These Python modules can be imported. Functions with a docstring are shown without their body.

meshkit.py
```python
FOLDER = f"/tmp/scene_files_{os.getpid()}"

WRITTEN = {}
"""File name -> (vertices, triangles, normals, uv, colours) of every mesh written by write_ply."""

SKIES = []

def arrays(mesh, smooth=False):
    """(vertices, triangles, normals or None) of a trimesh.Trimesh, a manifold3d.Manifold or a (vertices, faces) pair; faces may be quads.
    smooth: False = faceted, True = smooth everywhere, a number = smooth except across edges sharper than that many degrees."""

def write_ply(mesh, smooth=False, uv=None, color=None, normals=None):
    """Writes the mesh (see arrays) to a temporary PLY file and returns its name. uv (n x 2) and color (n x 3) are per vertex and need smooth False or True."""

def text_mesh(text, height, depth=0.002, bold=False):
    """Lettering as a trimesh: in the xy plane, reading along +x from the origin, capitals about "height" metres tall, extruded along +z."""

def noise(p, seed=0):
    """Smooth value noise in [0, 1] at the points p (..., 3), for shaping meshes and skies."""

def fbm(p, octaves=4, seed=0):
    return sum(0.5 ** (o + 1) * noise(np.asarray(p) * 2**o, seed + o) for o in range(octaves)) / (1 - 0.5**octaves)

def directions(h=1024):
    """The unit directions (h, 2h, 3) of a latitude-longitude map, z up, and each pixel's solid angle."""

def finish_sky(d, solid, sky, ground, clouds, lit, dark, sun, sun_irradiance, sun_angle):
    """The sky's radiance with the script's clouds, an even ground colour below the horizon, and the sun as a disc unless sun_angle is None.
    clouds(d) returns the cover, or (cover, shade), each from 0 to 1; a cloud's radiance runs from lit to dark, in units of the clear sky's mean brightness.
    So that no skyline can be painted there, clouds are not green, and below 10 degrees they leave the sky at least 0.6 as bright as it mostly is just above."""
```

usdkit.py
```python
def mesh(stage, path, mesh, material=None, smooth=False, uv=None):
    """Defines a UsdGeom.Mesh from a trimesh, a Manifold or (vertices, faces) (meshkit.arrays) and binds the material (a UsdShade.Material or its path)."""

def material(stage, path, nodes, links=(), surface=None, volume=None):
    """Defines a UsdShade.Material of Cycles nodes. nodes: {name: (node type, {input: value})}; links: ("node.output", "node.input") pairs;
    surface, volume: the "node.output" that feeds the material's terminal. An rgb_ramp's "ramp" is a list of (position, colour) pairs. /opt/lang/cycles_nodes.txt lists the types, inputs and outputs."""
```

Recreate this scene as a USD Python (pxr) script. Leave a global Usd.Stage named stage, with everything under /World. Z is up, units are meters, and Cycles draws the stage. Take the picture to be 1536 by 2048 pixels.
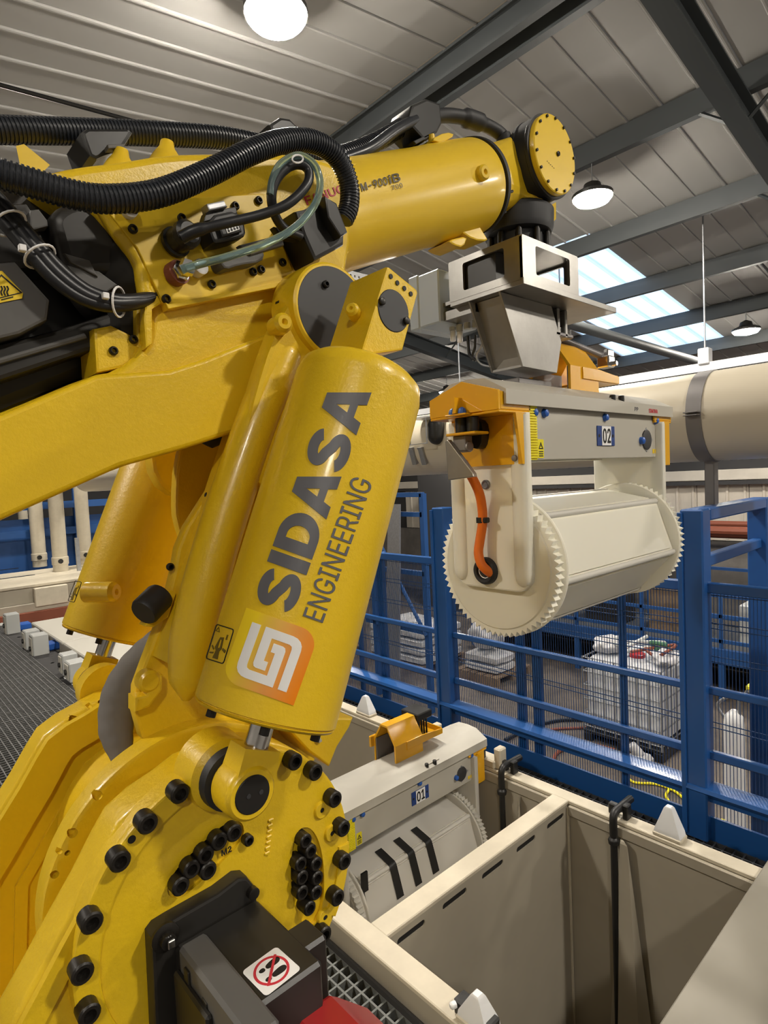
import math
import numpy as np, trimesh, usdkit, meshkit
import manifold3d as m3, mapbox_earcut
from shapely.geometry import Polygon, box as sbox
from shapely.ops import triangulate
from pxr import Usd, UsdGeom, UsdLux, UsdShade, Gf, Sdf

stage = Usd.Stage.CreateInMemory()
UsdGeom.SetStageUpAxis(stage, UsdGeom.Tokens.z)
UsdGeom.SetStageMetersPerUnit(stage, 1.0)
UsdGeom.Xform.Define(stage, '/World')
UsdGeom.Scope.Define(stage, '/World/Looks')

# ------------------------------------------------------------------ camera (calibrated on the hall's own axes)
F, YAW, PIT, ROL, ZC = 1188.0, 0.8356, 0.0562, 0.0466, 3.6
_f = np.array([math.cos(PIT) * math.cos(YAW), math.cos(PIT) * math.sin(YAW), -math.sin(PIT)])
_r = np.cross(_f, [0, 0, 1.0]); _r /= np.linalg.norm(_r)
_d = np.cross(_f, _r)
RT, DN = math.cos(ROL) * _r + math.sin(ROL) * _d, -math.sin(ROL) * _r + math.cos(ROL) * _d
C = np.array([0, 0, ZC])
cam = UsdGeom.Camera.Define(stage, '/World/camera')
M = Gf.Matrix4d(1.0)
M.SetRow(0, Gf.Vec4d(*RT, 0)); M.SetRow(1, Gf.Vec4d(*(-DN), 0)); M.SetRow(2, Gf.Vec4d(*(-_f), 0)); M.SetRow(3, Gf.Vec4d(*C, 1))
cam.AddTransformOp().Set(M)
cam.CreateHorizontalApertureAttr(36.0); cam.CreateVerticalApertureAttr(48.0)
cam.CreateFocalLengthAttr(36.0 * F / 1536)
cam.CreateClippingRangeAttr(Gf.Vec2f(0.02, 200))
cam.CreateExposureAttr(2.0)

# ------------------------------------------------------------------ daylight outside the roof lights
dome = UsdLux.DomeLight.Define(stage, '/World/sky')
dome.CreateIntensityAttr(0.22); dome.CreateColorAttr(Gf.Vec3f(0.78, 0.88, 1.0))
LAMP_POWER = 120.0
LAMP_COLOR = (1.0, 0.92, 0.80)


# ------------------------------------------------------------------ helpers
def at(px, py, x=None, y=None, z=None):
    """The point of the plane x=, y= or z= that the photograph shows at this pixel."""
    r = _f + RT * (px - 768) / F + DN * (py - 1024) / F
    k, v = (0, x) if x is not None else (1, y) if y is not None else (2, z)
    return C + r * (v - C[k]) / r[k]


def oxz(y, *p):
    return [tuple(at(a, b, y=y)[[0, 2]]) for a, b in p]


def oyz(x, *p):
    return [tuple(at(a, b, x=x)[[1, 2]]) for a, b in p]


def smooth_poly(p, n=2):
    p = np.asarray(p, float)
    for _ in range(n):
        q = np.roll(p, -1, 0)
        p = np.stack([.75 * p + .25 * q, .25 * p + .75 * q], 1).reshape(-1, 2)
    return p


def circle(cx, cy, r, n=40, a0=0.0, a1=2 * math.pi):
    full = abs(a1 - a0 - 2 * math.pi) < 1e-6
    t = np.linspace(a0, a1, n, endpoint=not full)
    return np.c_[cx + r * np.cos(t), cy + r * np.sin(t)]


def rrect(x0, y0, x1, y1, r=.01, n=4):
    return np.vstack([circle(x1 - r, y1 - r, r, n, 0, math.pi / 2), circle(x0 + r, y1 - r, r, n, math.pi / 2, math.pi),
                      circle(x0 + r, y0 + r, r, n, math.pi, 1.5 * math.pi), circle(x1 - r, y0 + r, r, n, 1.5 * math.pi, 2 * math.pi)])


def to3(uv, a, axis):
    uv = np.asarray(uv)
    a = np.full(len(uv), a)
    return np.c_[a, uv[:, 0], uv[:, 1]] if axis == 'x' else np.c_[uv[:, 0], a, uv[:, 1]] if axis == 'y' else np.c_[uv[:, 0], uv[:, 1], a]


def fixed(v, f):
    m = trimesh.Trimesh(np.asarray(v, float), np.asarray(f), process=False)
    if m.volume < 0:
        m.invert()
    return m


def slab(poly, axis, a0, a1, c=0.0, holes=(), steps=2):
    """A plate: the outline in the plane of AXIS, from a0 to a1, its edges rounded by c."""
    P = Polygon(poly)
    if not P.is_valid:
        P = P.buffer(0)
        if P.geom_type != 'Polygon':
            P = max(P.geoms, key=lambda g: g.area)
    if holes:
        for h in holes:
            P = P.difference(Polygon(h))
    a0, a1 = min(a0, a1), max(a0, a1)
    c = min(c, (a1 - a0) * .45)
    if c <= 0 or holes:
        parts = [P] if P.geom_type == 'Polygon' else list(P.geoms)
        out = []
        for g in parts:
            m = trimesh.creation.extrude_polygon(g, a1 - a0, engine='earcut')
            v = np.array(m.vertices)
            out.append(fixed(to3(v[:, :2], 0, axis) + np.eye(3)['xyz'.index(axis)] * (v[:, 2:3] + a0), m.faces))
        return cat(out)
    while True:  # the flat face first, then its rounded edge grows outwards to the outline
        Q = P.buffer(-c, join_style=2, mitre_limit=2.5)
        Q = max(Q.geoms, key=lambda g: g.area) if Q.geom_type != 'Polygon' and not Q.is_empty else Q
        if not Q.is_empty and (Q.area > .45 * P.area or c < 3e-4): break
        c *= .5
        if c < 1e-4: return slab(poly, axis, a0, a1)
    p = np.array(Q.simplify(1e-5).exterior.coords)[:-1]
    if not Polygon(p).exterior.is_ccw:
        p = p[::-1]
    e = np.roll(p, -1, 0) - p
    e /= np.linalg.norm(e, axis=1, keepdims=True)
    nrm = np.c_[e[:, 1], -e[:, 0]]
    n0 = np.roll(nrm, 1, 0)
    mit = (n0 + nrm) / np.maximum(1 + (n0 * nrm).sum(1, keepdims=True), .35)
    prof = []
    for k in range(steps + 1):
        t = math.pi / 2 * k / steps
        prof.append((c * (1 - math.sin(t)), a0 + c * (1 - math.cos(t))))
    prof = prof + [(o, a1 - (a - a0)) for o, a in reversed(prof)]
    rings = [to3(p + mit * (c - o), a, axis) for o, a in prof]
    n = len(p)
    v = np.vstack(rings)
    f = []
    i = np.arange(n); j = (i + 1) % n
    for k in range(len(rings) - 1):
        q = np.c_[k * n + i, k * n + j, (k + 1) * n + j, (k + 1) * n + i]
        f += [q[:, [0, 1, 2]], q[:, [0, 2, 3]]]
    tri = mapbox_earcut.triangulate_float64(p, np.array([n], np.uint32)).reshape(-1, 3)
    v = np.vstack([v, rings[0], rings[-1]])
    L = len(rings)
    f += [tri[:, ::-1] + L * n, tri + (L + 1) * n]
    return fixed(v, np.vstack(f))


def cat(ms):
    ms = [m for m in ms if m is not None]
    return ms[0] if len(ms) == 1 else trimesh.util.concatenate(ms)


def box(x0, x1, y0, y1, z0, z1, c=0.0):
    if c <= 0:
        m = trimesh.creation.box([abs(x1 - x0), abs(y1 - y0), abs(z1 - z0)])
        m.apply_translation([(x0 + x1) / 2, (y0 + y1) / 2, (z0 + z1) / 2])
        return m
    lo, hi = np.minimum([x0, y0, z0], [x1, y1, z1]), np.maximum([x0, y0, z0], [x1, y1, z1])
    c = min(c, (hi - lo).min() * .49)
    pts = []
    for s in np.ndindex(2, 2, 2):
        k = np.where(np.array(s) == 0, lo, hi); d = np.where(np.array(s) == 0, 1, -1) * c
        for ax in range(3):
            q = k + d; q[ax] = k[ax]; pts.append(q)
    return trimesh.convex.convex_hull(np.array(pts))


def hull(pts):
    return trimesh.convex.convex_hull(np.asarray(pts, float))


def frame(d):
    d = np.asarray(d, float); d = d / np.linalg.norm(d)
    a = np.cross(d, [0, 0, 1.0] if abs(d[2]) < .9 else [1.0, 0, 0]); a /= np.linalg.norm(a)
    return d, a, np.cross(d, a)


def lathe(o, d, prof, n=32, phase=0.0):
    """A turned piece: prof is [(distance along d, radius)] from the point o."""
    d, a, b = frame(d)
    t = np.arange(n) * 2 * math.pi / n + phase
    ring = np.cos(t)[:, None] * a + np.sin(t)[:, None] * b
    v, f = [], []
    for h, r in prof:
        v.append(np.asarray(o) + d * h + ring * max(r, 1e-5))
    i = np.arange(n); j = (i + 1) % n
    for k in range(len(prof) - 1):
        q = np.c_[k * n + i, k * n + j, (k + 1) * n + j, (k + 1) * n + i]
        f += [q[:, [0, 1, 2]], q[:, [0, 2, 3]]]
    L = len(prof)
    v = np.vstack(v + [[np.asarray(o) + d * prof[0][0]], [np.asarray(o) + d * prof[-1][0]]])
    f += [np.c_[np.full(n, L * n), j, i], np.c_[np.full(n, L * n + 1), (L - 1) * n + i, (L - 1) * n + j]]
    return fixed(v, np.vstack(f))


def cyl(p0, p1, r, n=24, c=0.0, r1=None):
    p0, p1 = np.asarray(p0, float), np.asarray(p1, float)
    L = np.linalg.norm(p1 - p0); r1 = r if r1 is None else r1
    prof = [(0, r), (L, r1)] if c <= 0 else [(0, r - c), (c * .3, r - c * .3), (c, r), (L - c, r1), (L - c * .3, r1 - c * .3), (L, r1 - c)]
    return lathe(p0, p1 - p0, prof, n)


def spline(p, n=8):
    p = np.asarray(p, float)
    q = np.vstack([2 * p[0] - p[1], p, 2 * p[-1] - p[-2]])
    out = []
    for i in range(1, len(q) - 2):
        t = np.linspace(0, 1, n, endpoint=False)[:, None]
        a, b, c_, d = q[i - 1], q[i], q[i + 1], q[i + 2]
        out.append(.5 * (2 * b + (c_ - a) * t + (2 * a - 5 * b + 4 * c_ - d) * t ** 2 + (3 * b - a - 3 * c_ + d) * t ** 3))
    return np.vstack(out + [p[-1:]])


def tube(p, r, n=12, wall=None):
    p = np.asarray(p, float)
    r = np.broadcast_to(r, (len(p),))
    t = np.gradient(p, axis=0); t /= np.linalg.norm(t, axis=1, keepdims=True) + 1e-12
    _, a, b = frame(t[0])
    v = []
    ang = np.arange(n) * 2 * math.pi / n
    for i in range(len(p)):
        a = a - t[i] * (a @ t[i]); a /= np.linalg.norm(a); b = np.cross(t[i], a)
        v.append(p[i] + r[i] * (np.cos(ang)[:, None] * a + np.sin(ang)[:, None] * b))
    L = len(p); i = np.arange(n); j = (i + 1) % n; f = []
    for k in range(L - 1):
        q = np.c_[k * n + i, k * n + j, (k + 1) * n + j, (k + 1) * n + i]
        f += [q[:, [0, 1, 2]], q[:, [0, 2, 3]]]
    v = np.vstack(v + [p[:1], p[-1:]])
    f += [np.c_[np.full(n, L * n), j, i], np.c_[np.full(n, L * n + 1), (L - 1) * n + i, (L - 1) * n + j]]
    return fixed(v, np.vstack(f))


def corrugated(p, r, pitch=.0085, depth=.0028, n=14):
    """A ribbed conduit along the path p."""
    p = np.asarray(p, float)
    s = np.r_[0, np.cumsum(np.linalg.norm(np.diff(p, axis=0), axis=1))]
    k = int(s[-1] / pitch)
    u, rr = [], []
    for i in range(k):
        for o, q in ((.0, r), (.45, r), (.55, r - depth), (.95, r - depth)):
            u.append((i + o) * pitch); rr.append(q)
    u = np.array(u)
    return tube(np.c_[[np.interp(u, s, p[:, a]) for a in range(3)]].T, np.array(rr), n)


def man(m):
    return m3.Manifold(m3.Mesh(np.asarray(m.vertices, np.float32), np.asarray(m.faces, np.uint32)))


def unman(m):
    q = m.to_mesh()
    return trimesh.Trimesh(q.vert_properties[:, :3], q.tri_verts, process=False)


def cut(a, *bs):
    """a with the solids bs taken away."""
    a.merge_vertices(); A = man(a)
    if A.is_empty():
        return a
    for b in bs:
        b.merge_vertices()
        B = man(b)
        if not B.is_empty():
            A = A - B
    return unman(A)


_count = {}


def _path(parent, name):
    k = (parent, name); i = _count.get(k, 0); _count[k] = i + 1
    return f'{parent}/{name}' + (f'_{i:03d}' if i else '')


class T:
    """A thing: an Xform at its base whose children are its parts."""
    def __init__(s, name, label=None, category=None, base=(0, 0, 0), group=None, kind=None):
        s.path = _path('/World', name); s.base = np.asarray(base, float)
        x = UsdGeom.Xform.Define(stage, s.path)
        x.AddTranslateOp().Set(Gf.Vec3d(*map(float, s.base)))
        s.prim = x.GetPrim()
        for k, v in (('label', label), ('category', category), ('group', group), ('kind', kind)):
            if v: s.prim.SetCustomDataByKey(k, v)

    def part(s, name, mesh, mat, label=None, smooth=35, under=None, kind=None):
        path = _path(under or s.path, name)
        if isinstance(mesh, (list,)): mesh = cat(mesh)
        mesh = trimesh.Trimesh(np.asarray(mesh.vertices) - s.base, mesh.faces, process=False)
        g = usdkit.mesh(stage, path, mesh, mat, smooth)
        g.CreateDoubleSidedAttr(True)
        if label: g.GetPrim().SetCustomDataByKey('label', label)
        if kind: g.GetPrim().SetCustomDataByKey('kind', kind)
        return path


def single(name, mesh, mat, label=None, category=None, group=None, kind=None, smooth=35):
    path = _path('/World', name)
    if isinstance(mesh, list): mesh = cat(mesh)
    g = usdkit.mesh(stage, path, mesh, mat, smooth); g.CreateDoubleSidedAttr(True)
    for k, v in (('label', label), ('category', category), ('group', group), ('kind', kind)):
        if v: g.GetPrim().SetCustomDataByKey(k, v)
    return path


# ------------------------------------------------------------------ materials
MATS = {}


def paint(name, color, rough=.45, metal=0.0, bump=0.0, scale=60.0, vary=0.0, vscale=4.0, coat=0.0, spec=.5, sss=0.0, color2=None, alpha=None, trans=0.0, bdist=.002):
    n = {'p': ('principled_bsdf', {'base_color': color, 'roughness': rough, 'metallic': metal, 'coat_weight': coat, 'coat_roughness': .15, 'specular_ior_level': spec, 'transmission_weight': trans})}
    if sss:
        n['p'][1].update({'subsurface_weight': sss, 'subsurface_scale': .02, 'subsurface_radius': (1.0, .8, .5)})
    L = []
    n['tc'] = ('geometry', {})
    if bump:
        n['bn'] = ('noise_texture', {'scale': scale, 'detail': 3.0, 'roughness': .6})
        n['bp'] = ('bump', {'strength': bump, 'distance': bdist})
        L += [('tc.position', 'bn.vector'), ('bn.fac', 'bp.height'), ('bp.normal', 'p.normal')]
    if vary:
        c2 = color2 or tuple(c * (1 - vary) for c in color)
        n['vn'] = ('noise_texture', {'scale': vscale, 'detail': 4.0, 'roughness': .65})
        n['vr'] = ('rgb_ramp', {'ramp': [(.3, c2), (.7, color)]})
        L += [('tc.position', 'vn.vector'), ('vn.fac', 'vr.fac'), ('vr.color', 'p.base_color')]
    m = usdkit.material(stage, '/World/Looks/' + name, n, L, surface='p.BSDF')
    MATS[name] = m
    return m


YEL = paint('yellow_cast_paint', (.80, .535, .012), .36, bump=.42, scale=170, coat=.25, bdist=.0012, vary=.04, vscale=9)
YELS = paint('yellow_smooth_paint', (.81, .545, .018), .36, bump=.06, scale=90, coat=.2)
YELG = paint('amber_gloss_paint', (.78, .40, .008), .28, coat=.5, bump=.03, scale=40)
BLK = paint('black_plastic', (.012, .012, .012), .42)
BOLT = paint('black_oxide_steel', (.014, .012, .010), .40, metal=.2)
RUB = paint('black_rubber', (.016, .017, .02), .55)
HOSE = paint('dark_ribbed_conduit', (.020, .023, .030), .32)
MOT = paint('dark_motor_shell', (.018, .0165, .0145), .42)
MOTG = paint('grey_motor_panel', (.095, .093, .09), .55, bump=.05, scale=300)
STEEL = paint('polished_steel', (.62, .62, .62), .16, metal=1.0)
CAPG = paint('dark_cap', (.035, .036, .04), .5)
CAPB = paint('black_cap', (.008, .007, .006), .6)
INOX = paint('brushed_stainless', (.36, .35, .33), .36, metal=.85, bump=.06, scale=90, vary=.15, vscale=14)
GALV = paint('galvanised_steel', (.42, .43, .45), .42, metal=.7, vary=.2, vscale=25)
PPW = paint('natural_white_plastic', (.93, .89, .73), .40, sss=.3, bump=.02, scale=30)
PPT = paint('milky_plastic', (.66, .63, .56), .4, sss=.2)
TANK = paint('beige_tank_plastic', (.40, .36, .285), .5, vary=.10, vscale=2.5)
RIM = paint('pale_rim_plastic', (.62, .56, .44), .5, vary=.12, vscale=9)
LID = paint('grey_lid_plastic', (.46, .44, .385), .42)
LIDP = paint('pale_lid_plastic', (.49, .47, .415), .5)
WHT = paint('white_plastic', (.80, .81, .83), .35)
BLU = paint('blue_structural_paint', (.012, .085, .30), .38, coat=.2)
BLUM = paint('blue_mesh_paint', (.012, .06, .20), .45)
BLUD = paint('blue_rack_paint', (.012, .07, .24), .5)
BLUB = paint('blue_bolt_cap', (.02, .10, .42), .35)
ORG = paint('orange_cable_jacket', (.80, .17, .008), .5)
GRT = paint('grey_grp_grating', (.17, .18, .175), .6, vary=.25, vscale=40)
GRTD = paint('dark_grating', (.055, .058, .065), .65, vary=.3, vscale=30)
ROOF = paint('roof_liner', (.44, .435, .42), .55)
ROOFT = paint('roof_liner_warm', (.46, .43, .37), .5)
PURL = paint('dark_purlin_steel', (.085, .095, .10), .55)
RAFT = paint('dark_rafter_steel', (.055, .065, .07), .55)
CLAD = paint('cream_cladding', (.60, .55, .47), .6, vary=.1, vscale=3)
DARK = paint('dark_wall', (.035, .034, .035), .8)
CONC = paint('worn_concrete', (.165, .135, .11), .55, vary=.5, vscale=1.6, color2=(.05, .042, .036))
DUCT = paint('cream_duct_plastic', (.63, .57, .45), .35)
STRAP = paint('galvanised_strap', (.22, .21, .21), .45, metal=.5)
RED = paint('red_moulding', (.42, .012, .014), .35, coat=.3)
LBLW = paint('white_print', (.85, .85, .85), .5)
LBLY = paint('yellow_label', (.85, .60, .02), .5)
LBLYB = paint('bright_yellow_rubber', (.83, .72, .015), .5)
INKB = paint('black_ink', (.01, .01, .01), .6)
INKR = paint('red_ink', (.55, .03, .05), .5)
INKBL = paint('blue_ink', (.015, .05, .22), .5)
INKG = paint('grey_ink', (.115, .117, .130), .5)
RACK = paint('rust_red_pipe', (.22, .06, .03), .6)
BAG = paint('white_woven_sack', (.58, .58, .60), .45, bump=.3, scale=20, vary=.2, vscale=6)
WOOD = paint('pallet_wood', (.22, .15, .09), .75, vary=.3, vscale=12)
SLV = paint('grey_fabric_sleeve', (.155, .145, .135), .8, bump=.3, scale=35, bdist=.004)
CABLE = paint('black_cable', (.012, .013, .016), .38)
BOXG = paint('light_grey_enclosure', (.44, .51, .62), .4)
GREYPL = paint('grey_valve_plastic', (.42, .43, .42), .45)

# translucent things
TEAL = usdkit.material(stage, '/World/Looks/clear_teal_hose', {
    'p': ('principled_bsdf', {'base_color': (.50, .72, .72), 'roughness': .08, 'transmission_weight': .8, 'ior': 1.4})}, [], surface='p.BSDF')
IBC = usdkit.material(stage, '/World/Looks/milky_ibc_plastic', {
    'p': ('principled_bsdf', {'base_color': (.82, .84, .88), 'roughness': .35}), 't': ('translucent_bsdf', {'color': (.6, .62, .66)}),
    'm': ('mix_closure', {'fac': .25})}, [('p.BSDF', 'm.closure1'), ('t.BSDF', 'm.closure2')], surface='m.closure')
SKYL = usdkit.material(stage, '/World/Looks/roof_light_sheet', {
    't': ('translucent_bsdf', {'color': (.72, .80, .88)}), 'x': ('transparent_bsdf', {'color': (.75, .83, .92)}), 'g': ('glossy_bsdf', {'color': (.8, .8, .8), 'roughness': .3}),
    'm': ('mix_closure', {'fac': .35}), 'n': ('mix_closure', {'fac': .06})},
    [('t.BSDF', 'm.closure1'), ('x.BSDF', 'm.closure2'), ('m.closure', 'n.closure1'), ('g.BSDF', 'n.closure2')], surface='n.closure')
GLOW = usdkit.material(stage, '/World/Looks/lamp_glow', {'e': ('emission', {'color': LAMP_COLOR, 'strength': LAMP_POWER})}, [], surface='e.emission')


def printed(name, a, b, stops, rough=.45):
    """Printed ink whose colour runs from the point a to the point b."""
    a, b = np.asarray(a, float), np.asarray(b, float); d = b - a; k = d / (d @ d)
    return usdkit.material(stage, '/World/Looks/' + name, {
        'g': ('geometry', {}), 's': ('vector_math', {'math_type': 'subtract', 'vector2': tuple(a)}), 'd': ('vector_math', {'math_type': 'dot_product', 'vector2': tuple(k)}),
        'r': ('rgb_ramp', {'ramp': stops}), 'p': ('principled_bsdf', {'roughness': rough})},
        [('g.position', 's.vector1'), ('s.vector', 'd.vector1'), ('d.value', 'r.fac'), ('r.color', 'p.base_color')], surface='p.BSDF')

# ================================================================== the hall
H = 3.5                                   # ridge above the camera
RX, SL = 4.03, .147                       # ridge line and roof slope
XE, XW, YN, YS = 13.5, -6.0, 16.0, -8.0   # wall planes
WALK = ZC - 1.5                           # walkway level


def zroof(x):
    return ZC + H - SL * abs(x - RX)


single('floor', box(XW, XE, YS, YN, -.15, 0), CONC, kind='structure')
t = T('wall_right', kind='structure')
# cladding sheets with raised ribs, cream up to a rail, dark above
y = -4.0
zc0, zc1 = ZC - 1.62, ZC - .36
k = 0
while y < 13.0:
    w = .98
    prof = [(XE, y)]
    for q in range(3):
        a = y + q * w / 3
        prof += [(XE, a + .03), (XE - .035, a + .045), (XE - .035, a + .085), (XE, a + .10)]
    prof += [(XE, y + w), (XE + .02, y + w), (XE + .02, y)]
    t.part('cladding_sheet', slab(prof, 'z', zc0, zc1), CLAD, smooth=False)
    y += w + .012; k += 1
t.part('light_leak_backing', box(XE + .03, XE + .12, YS, YN, 0, 6.2), DARK)  # unseen sheet added to stop sky light leaking through the cladding gaps
t.part('upper_cladding', box(XE, XE + .1, YS, YN, zc1 + .02, 6.2), DARK)
t.part('block_wall', box(XE - .05, XE + .1, YS, YN, 0, zc0 - .02), paint('painted_blockwork', (.20, .185, .17), .7, vary=.3, vscale=3))
t.part('rail', box(XE - .12, XE, YS, YN, zc1 + .0, zc1 + .22, .01), CLAD)
t.part('rail', box(XE - .18, XE - .02, YS, YN, zc1 - .09, zc1 - .01), DARK, 'dark rail under the cream rail')
single('wall_back', box(XW, XE, YN, YN + .1, 0, 7.2), DARK, kind='structure')
single('wall_left', box(XW - .1, XW, YS, YN, 0, 7.0), paint('pale_side_wall', (.42, .40, .37), .7), kind='structure')
single('wall_front', box(XW, XE, YS - .1, YS, 0, 7.2), MATS['pale_side_wall'], kind='structure')

ceil = T('ceiling', kind='structure')
SKY_Y0, SKY_Y1 = 3.92, 5.84


def sheet(y0, y1, x0, x1, m, name, ribs=True, under=ceil):
    """One roof sheet along the slope: a pan with turned-down seams ."""
    w = y1 - y0
    prof = [(0, 0), (0, -.014), (.010, -.018), (.022, -.018), (.034, 0), (w, 0), (w, .03), (0, .03)]
    v = []
    for x in (x0, x1):
        v += [(x, y0 + a, zroof(x) + b) for a, b in prof]
    n = len(prof); f = []
    for i in range(n):
        j = (i + 1) % n
        f += [[i, j, n + j], [i, n + j, n + i]]
    tri = mapbox_earcut.triangulate_float64(np.array(prof), np.array([n], np.uint32)).reshape(-1, 3)
    f = np.vstack([f, tri[:, ::-1], tri + n])
    return under.part(name, fixed(v, f), m, smooth=False)


W = .32
ys = np.arange(SKY_Y0 - 37 * W, YN, W)
for y0 in ys:
    sky = SKY_Y0 - .01 < y0 < SKY_Y1 - .05
    sheet(y0, y0 + W - .004, RX, 7.31 if sky else XE, ROOF, 'roof_panel')
    if sky:
        sheet(y0, y0 + W - .004, 12.3, XE, ROOF, 'roof_panel')
    sheet(y0, y0 + W - .004, XW, RX, ROOF, 'roof_panel')
ceil.part('ridge_flashing', slab([(RX - .16, zroof(RX - .16) + .0), (RX, ZC + H - .01), (RX + .16, zroof(RX + .16) + .0), (RX + .16, zroof(RX) + .06), (RX - .16, zroof(RX) + .06)], 'y', YS, YN), CLAD)
win = T('window_1', kind='structure')
for y0 in ys:
    if SKY_Y0 - .01 < y0 < SKY_Y1 - .05:
        sheet(y0, y0 + W - .004, 7.31, 12.3, SKYL, 'roof_light_sheet', under=win)


def channel(x, s):
    """A cold-rolled roof beam under the slope at x; s tells which way its flanges turn."""
    zt = zroof(x) - .019
    d, b, tk = .215, .075, .012
    return slab([(x, zt), (x + s * b, zt), (x + s * b, zt - tk - .012), (x + s * (b - .006), zt - tk - .012), (x + s * (b - .006), zt - tk), (x + s * tk, zt - tk), (x + s * tk, zt - d + tk),
                 (x + s * (b - .006), zt - d + tk), (x + s * (b - .006), zt - d + tk + .014), (x + s * b, zt - d + tk + .014), (x + s * b, zt - d), (x, zt - d)], 'y', YS, YN)


PX = [4.10, 5.70, 7.31, 8.92, 10.52, 12.1]
for x in PX:
    ceil.part('purlin', channel(x, 1), PURL, smooth=False)
for x in (3.95, -1.9, -3.6):
    ceil.part('purlin', channel(x, -1), PURL, smooth=False)
for yc in (1.69, 7.9, 14.0, -4.4):
    for x0, x1 in ((RX, XE), (XW, RX)):
        def ibeam(x):
            zt = zroof(x) - .255
            return [(yc - .075, zt), (yc + .075, zt), (yc + .075, zt - .016), (yc + .006, zt - .016), (yc + .006, zt - .224), (yc + .075, zt - .224), (yc + .075, zt - .24), (yc - .075, zt - .24), (yc - .075, zt - .224), (yc - .006, zt - .224), (yc - .006, zt - .016), (yc - .075, zt - .016)]
        v = [(x, *q) for x in (x0, x1) for q in ibeam(x)]
        f = [[i, (i + 1) % 12, 12 + (i + 1) % 12] for i in range(12)] + [[i, 12 + (i + 1) % 12, 12 + i] for i in range(12)]
        ceil.part('rafter', fixed(v, f), RAFT, smooth=False)
    for x in PX[1:5]:
        for s in (-1, 1):
            if yc < 10:
                z1 = zroof(x) - .06
                ceil.part('fly_brace', tube([(x + .02, yc + s * .35, z1 - .14), (x + .02, yc + s * .03, z1 - .40)], .018, 4), RAFT, smooth=False)
# sag bars between the beams and a tie beam under the roof light
ceil.part('sag_bar', tube([(8.9, 5.3, zroof(8.9) - .12), (10.5, 5.3, zroof(10.5) - .1)], .02, 8), GALV)
ceil.part('sag_bar', tube([(7.35, 1.98, zroof(7.35) - .1), (8.9, 1.98, zroof(8.9) - .1)], .016, 8), PURL)
ceil.part('sag_bar', tube([(8.95, 2.55, zroof(8.95) - .06), (10.5, 2.55, zroof(10.5) - .06)], .02, 8), RAFT)

# ------------------------------------------------------------------ high-bay lamps
def lamp(p, r, label):
    x, y, z = p
    t = T('high_bay_lamp', label, 'lamp', (x, y, z), 'high bay lamps under the roof')
    t.part('lens', lathe((x, y, z), (0, 0, 1), [(-.05, .0), (-.046, r * .5), (-.03, r * .85), (0, r * .98), (.012, r)], 20), GLOW)
    t.part('housing', lathe((x, y, z + .012), (0, 0, 1), [(0, r * 1.03), (.03, r * 1.04), (.045, r * .9), (.075, r * .5), (.13, r * .42), (.15, r * .2), (.16, .02)], 20), MOT)
    zt = zroof(x) - .04
    t.part('hanger', tube([(x, y, z + .16), (x, y, zt)], .006, 6), GALV)


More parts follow.
